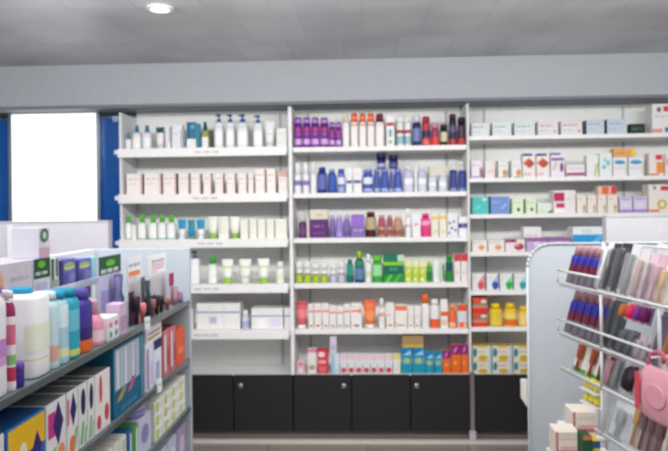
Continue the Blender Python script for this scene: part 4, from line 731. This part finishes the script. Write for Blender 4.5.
gr(spans=[(590, 595.2, 243)], label='white pack between wine-red bottles and black packs, rack top tier', tier=0, c='e2e2e4', goods=(1, 'd0d0d4', 'stick'), bl='e8e8ea:clear', hd=.12, **tl)
gr(spans=[(595.6, 602.4, 244), (603.2, 612.4, 244)], label='{o} of two black packs with white lower edge, rack top tier', tier=0, group='black top tier packs', c='4a4c50', goods=(2, '2c2e30', 'stick'), bl='8c9094:clear', hd=.1, hk='34363a', p=[(0, 1, 0, .12, 'd8d8da')], **tl)
gr(spans=[(613, 621.8, 246)], label='clear grey pack with dark clip beside black packs, rack top tier', tier=0, c='dcdce0', goods=(1, '6c6c74', 'stick'), bl='e4e4e8:clear', hd=.16, **tl)
gr(spans=[(622.6, 631.6, 250)], label='clear pack with tan tweezers, rack top tier', tier=0, c='e0d8da', goods=(1, 'b09488', 'stick'), bl='ece4e6:clear', hd=.2, **tl)
gr(spans=[(632.4, 641.4, 254)], label='clear pack with greyish-pink tool, rack top tier', tier=0, c='e0ccd4', goods=(2, 'a08c94', 'stick'), bl='ecdce0:clear', hd=.2, hk='e8c8d4', **tl)
gr(spans=[(642, 648.6, 256)], label='pale pink pack beside cream pack, rack top tier', tier=0, c='e4c0cc', goods=(1, 'c8a0ac', 'brush'), bl='ecdce0:clear', hd=.2, **tl)
gr(spans=[(649.2, 656.4, 260)], label='cream and amber pack, rack top tier', tier=0, c='e8d4b4', goods=(1, 'dcb47c', 'brush'), bl='f0e4d4:clear', hd=.24, hk='ece8e4', **tl)
gr(spans=[(657, 672, 256)], label='white pack cut by the photo edge, rack top tier', tier=0, c='e8e6ea', goods=(2, 'd4ccd4', 'brush'), bl='f0eef2:clear', hd=.3, hk='e4d0dc', **tl)
gr(spans=[(596, 603, 298), (603.6, 611, 300)], label='{o} of two charcoal packs beside wine-red bottles, rack second tier', tier=1, group='charcoal second tier packs', c='5c6064', goods=(2, '3c4044', 'stick'), bl='84888c:clear', hd=.06, **tl)
gr(spans=[(612, 618.8, 330), (619.4, 627, 332)], label='{o} of two dark packs under the magenta scrunchies, rack second tier', tier=1, group='dark packs under scrunchies', c='64686c', goods=(1, '484c50', 'stick'), bl='8c9094:clear', hd=.08, **tl)
gr(spans=[(627.6, 634.4, 336), (635, 641.4, 338)], label='{o} of two translucent pinkish packs under the scrunchies, rack second tier', tier=1, group='pinkish packs under scrunchies', c='c8b8c0', goods=(1, 'a494a0', 'stick'), bl='dcd0d8:clear', hd=.2, **tl)
sc_ = dict(kind='pack', name='scrunchie_pack', cat='pack', d=.035, hd=.1)
gr(spans=[(613.4, 619.6, 303)], label='pack with small orange ball hanging on the middle wire, rack second tier', z0=zs(1.092), c='dcd8d8', goods=(1, 'c87a34', 'ball'), **sc_)
gr(spans=[(620.4, 627.6, 304)], label='hot-pink scrunchie pack hanging on the middle wire, rack second tier', z0=zs(1.092), c='d898b4', goods=(1, 'e8206c', 'ball'), **sc_)
gr(spans=[(628.2, 633.8, 305)], label='purple scrunchie pack between pink and plum ones, rack second tier', z0=zs(1.092), c='b08cb8', goods=(1, '8c3c9c', 'ball'), **sc_)
gr(spans=[(634.4, 640, 306.5)], label='plum scrunchie pack beside the violet-grey comb pack, rack second tier', z0=zs(1.092), c='a884a8', goods=(1, '7c1c64', 'ball'), **sc_)
gr(spans=[(642.2, 651, 310)], label='violet-grey comb pack near pouch, rack second tier', tier=1, c='8c84a0', goods=(2, '78708c', 'stick'), bl='a8a0b8:clear', hd=.1, **tl)
gr(spans=[(652, 662.6, 312)], label='white pack with peach and black clips, rack second tier', tier=1, c='e8e4e4', goods=(2, 'dc9c70', 'ball'), hd=.3, p=[(.5, .9, .5, .68, '2c2c3c', 'o')], **tl)
gr(spans=[(663.2, 674, 316)], label='white pack cut by the photo edge, rack second tier', tier=1, c='e6e8ea', goods=(1, 'd8d4d8', 'ball'), hd=.3, **tl)
gr('pack', 'lip_balm_pack', 'pack', [(566, 578.4, 338), (579, 590.6, 342)], '{o} of two orange-headed packs with white and red bottles, rack third tier', tier=2, group='lip balm packs', c='e4dcd2', hd=.2, hk='e8a874', goods=(2, 'dc7c58', 'brush'), p=[(0, 1, 0, .12, '5ca850')])
gr(spans=[(591.4, 596.6, 350)], label='brown and white stick pack beside orange-headed packs, rack third tier', tier=2, c='d8ccc4', goods=(1, '5c4438', 'stick'), hd=.1, **tl)
gr(spans=[(597.2, 605.4, 355)], label='dark red pack with pale tool, rack third tier', tier=2, c='7c3444', goods=(1, 'c48c94', 'stick'), bl='b8a0a8:clear', hd=.2, hk='a82c4c', **tl)
gr(spans=[(606, 611, 358)], label='grey pack between dark red pack and black hair clip, rack third tier', tier=2, c='9ca4a8', goods=(1, '6c7478', 'stick'), bl='c0c4c8:clear', hd=.1, **tl)
gr('pack', 'hair_clip_pack', 'pack', [(611.8, 627.4, 364)], 'pack with big black and magenta hair clip, rack third tier', tier=2, d=.04, c='d8c4d0', hd=.12, goods=(1, '2a1020', 'ball'), p=[(.1, .9, .5, .86, 'a81c68', 'o'), (.4, .95, .05, .24, 'c8205c', 's')])
gr(spans=[(628.2, 634.2, 366), (634.8, 640.6, 368)], label='{o} of two pale blush packs before the pink pouch, rack third tier', tier=2, group='blush packs', c='e4c8c4', goods=(1, 'd8a49c', 'brush'), bl='ecdcd8:clear', hd=.14, **tl)

# pink pouch hanging from a peg
pu_ = on_r(660, 370, -.04)[0]; zp = zs(1.04) - .164
MB().rod((pu_, -.064, zs(1.04) + .0005), (pu_, -.0165, zs(1.04) + .0005), .003, 'dcdcde').build('peg_hook', rack)
pt = tag(empty('pouch'), 'large pink cosmetic pouch with round dark-pink handle, hanging on the rack', 'pouch')
pt.location = (P0[0] + pu_ * UX - .042 * VX, P0[1] + pu_ * UY - .042 * VY, zp); pt.rotation_euler = (0, 0, -math.pi / 2 + TH); pt.scale = (1.12, 1, 1.12)
MB().lathe([(0, .045, .010), (.008, .066, .017), (.05, .072, .02), (.09, .068, .017), (.115, .055, .008), (.12, .05, .005)], 'efb2be', e=3, n=24).build('body', pt)
MB().box(-.07, -.05, -.0216, -.0203, .014, .1, 'dc6070').build('side_band', pt)
fl = MB(); fl.lathe([(0, .04, .028), (.003, .04, .028), (.0035, .036, .024)], 'eeb0bd', n=24); fo = fl.build('front_pocket', pt); fo.rotation_euler = (math.pi / 2, 0, 0); fo.location = (.01, -.0185, .06)
hd = MB(); pts = [(.045 * math.cos(t * math.pi / 12) + .0, 0, .112 + .046 * math.sin(t * math.pi / 12)) for t in range(13)]
for a, b in zip(pts, pts[1:]): hd.rod(a, b, .005, 'd4748c')
hd.build('handle', pt)
# lower tier
gr('pack', 'lemon_balm_pack', 'pack', [(581.2, 585.8, 378), (586.2, 590.8, 379), (591.2, 596, 380)], '{o} of three upper yellow packs with black print, rack fourth tier', z0=zs(.83), group='upper yellow packs', d=.02, c='e4d840', hd=.1, bl='e8dc4c', p=[(.2, .8, .5, .7, '4a4420', 'o')])
ua_ = on_r(580.6, 390)[0]; ub_ = on_r(597, 390)[0]
MB().box(ua_, ub_, -.006, .03, zs(.83) - .006, zs(.83) - .001, 'e4e4e6', .001).build('ledge', rack); MB().box(ua_, ub_, -.006, .03, zs(.785) - .006, zs(.785) - .001, 'e4e4e6', .001).build('ledge', rack)
gr('pack', 'lemon_balm_pack', 'pack', [(581.4, 586, 394), (586.4, 591, 395), (591.4, 596.2, 396)], '{o} of three lower yellow packs with black print, rack fourth tier', z0=zs(.785), group='lower yellow packs', d=.02, c='e4d840', hd=.1, bl='e8dc4c', p=[(.2, .8, .5, .7, '4a4420', 'o')])
gr(spans=[(602, 621.6, 400)], label='clear pack with white header card, rack fourth tier', tier=3, c='d4d8dc', goods=(2, 'b8bcc4', 'brush'), bl='dce0e4:clear', hd=.3, hk='f4f4f6', **tl)
gr('pack', 'wooden_brush_pack', 'pack', [(622.2, 630, 398)], 'pack with pale wooden brush, rack fourth tier', tier=3, c='d8ccc0', hd=.06, goods=(1, 'd4a878', 'brush'), p=[(.5, .95, .6, .92, '4a3c28')])
gr('pack', 'hair_brush_pack', 'pack', [(630.6, 636.8, 405), (637.4, 644.6, 408), (645.2, 652.4, 413)], '{o} of three dark red hair brush packs, rack fourth tier', tier=3, group='dark red brush packs', c='a8888c', hd=.06, goods=(1, '641c28', 'brush'), bl='c8b0b4:clear')
gr(spans=[(653.2, 659.6, 418)], label='white pack with yellow block, rack fourth tier', tier=3, c='e8e4dc', hd=.1, p=[(.1, .9, .35, .85, 'e8c82c')], goods=(1, 'dcd4c4', 'stick'), **tl)
gr(spans=[(660.4, 673, 416)], label='plain white pack cut by the photo edge, rack fourth tier', tier=3, c='e8e6e4', hd=.2, goods=(1, 'dcd8d8', 'brush'), **tl)
def facing(name, a, b, yt, yb, Y, label, d, z0=None, **P):
    xa, z1 = on_y(a, yt, Y); xb, zz = on_y(b, yb, Y); z0 = zz if z0 is None else z0
    o = carton(name, xb - xa, d, z1 - z0, P); o.location = ((xa + xb) / 2, Y + d / 2, z0); tag(o, label, 'box'); return xa, xb, z0
ds = [(-.0, .09, 0, 1, 'b4707c'), (.09, .95, .12, .3, 'c87884'), (.2, .98, .34, .44, 'e4b4b0'), (.2, .9, .7, .76, 'd8c8b4', 'x')]
a, b, z0 = facing('tissue_carton', 573, 598, 412, 435.5, 2.43, 'upper pink-striped cream carton on the rack step under the yellow packs', .1, c='e6d8cc', p=ds)
rb(RB(a - .01, .812, 2.41, FAR - .001, z0 - .012, z0 - .001, 'e0e0e2'), 'tray')
a, b, z0 = facing('tissue_carton', 556, 580, 432, 458, 2.3, 'lower pink-striped cream carton at the photo bottom beside rack panel', .09, c='e6d8cc', p=ds)
rb(RB(a - .006, .80, 2.05, 2.405, z0 - .012, z0 - .001, 'e0e0e2'), 'tray')
facing('soap_carton', 583, 592.4, 436, 462, 2.15, 'dark green carton with orange top at the foot of the rack', .06, z0=z0, c='1c5c34', p=[(0, 1, .9, 1, 'dc8850'), (.2, .8, .3, .5, '3c8050', 'o')])
facing('soap_carton', 593, 600.6, 441, 462, 2.16, 'yellow and blue carton beside dark green carton, rack foot', .06, z0=z0, c='e0c83c', p=[(0, 1, .78, 1, '3c5c98'), (.5, 1, .2, .5, '5c7cac')])

# ------------------------------------------------------------------ ceiling lamp, added fill lights, daylight, camera
def area(name, loc, sx, sy, power, rot=(0, 0, 0), col=(1, .985, .965)):
    l = bpy.data.lights.new(name, 'AREA'); l.shape = 'RECTANGLE'; l.size = sx; l.size_y = sy; l.energy = power; l.color = col
    o = bpy.data.objects.new(name, l); o.location = loc; o.rotation_euler = rot; COL.objects.link(o); return o
area('added_shelf_fill', (.1, 2.15, 2.13), 4.6, .16, 58, (math.radians(62), 0, 0))  # added light out of view, brightens the wall shelves and their backs
area('added_front_fill', (-.2, 1.0, 2.3), 4.4, .3, 11, (math.radians(50), 0, 0))  # added light, tilted to fill the shelving from the front
area('ceiling_lamp', (-.2, 1.4, 2.33), 4.4, .6, 15)
area('added_ceiling_fill', (-.2, 1.25, 2.08), 5, 1.5, 62, (math.pi, 0, 0))  # added upward light, only there to brighten the ceiling
w = bpy.data.worlds.new('daylight'); SC.world = w; w.use_nodes = True
w.node_tree.nodes['Background'].inputs['Color'].default_value = (.93, .97, 1, 1); w.node_tree.nodes['Background'].inputs['Strength'].default_value = .55
cam = bpy.data.cameras.new('camera'); co = bpy.data.objects.new('camera', cam); COL.objects.link(co); SC.camera = co
cam.sensor_width = 36; cam.lens = FPX / 668 * 36; cam.shift_y = -(225.5 - 207) / 668; cam.clip_start = .05
Rv = Vector((CS, SN, 0)); Fv = Vector((-SN, CS, 0)); Uv = Vector((0, 0, 1))
R2 = CR * Rv - SR * Uv; U2 = SR * Rv + CR * Uv
from mathutils import Matrix
co.matrix_world = Matrix(((R2.x, U2.x, -Fv.x, 0), (R2.y, U2.y, -Fv.y, 0), (R2.z, U2.z, -Fv.z, EYE), (0, 0, 0, 1)))
cam.dof.use_dof = True; cam.dof.focus_distance = .55; cam.dof.aperture_fstop = 15
SC.view_settings.view_transform = 'Standard'; SC.view_settings.look = 'None'; SC.view_settings.gamma = 1; SC.view_settings.exposure = 0
SC.view_settings.use_curve_mapping = False
SC.cycles.use_denoising = True
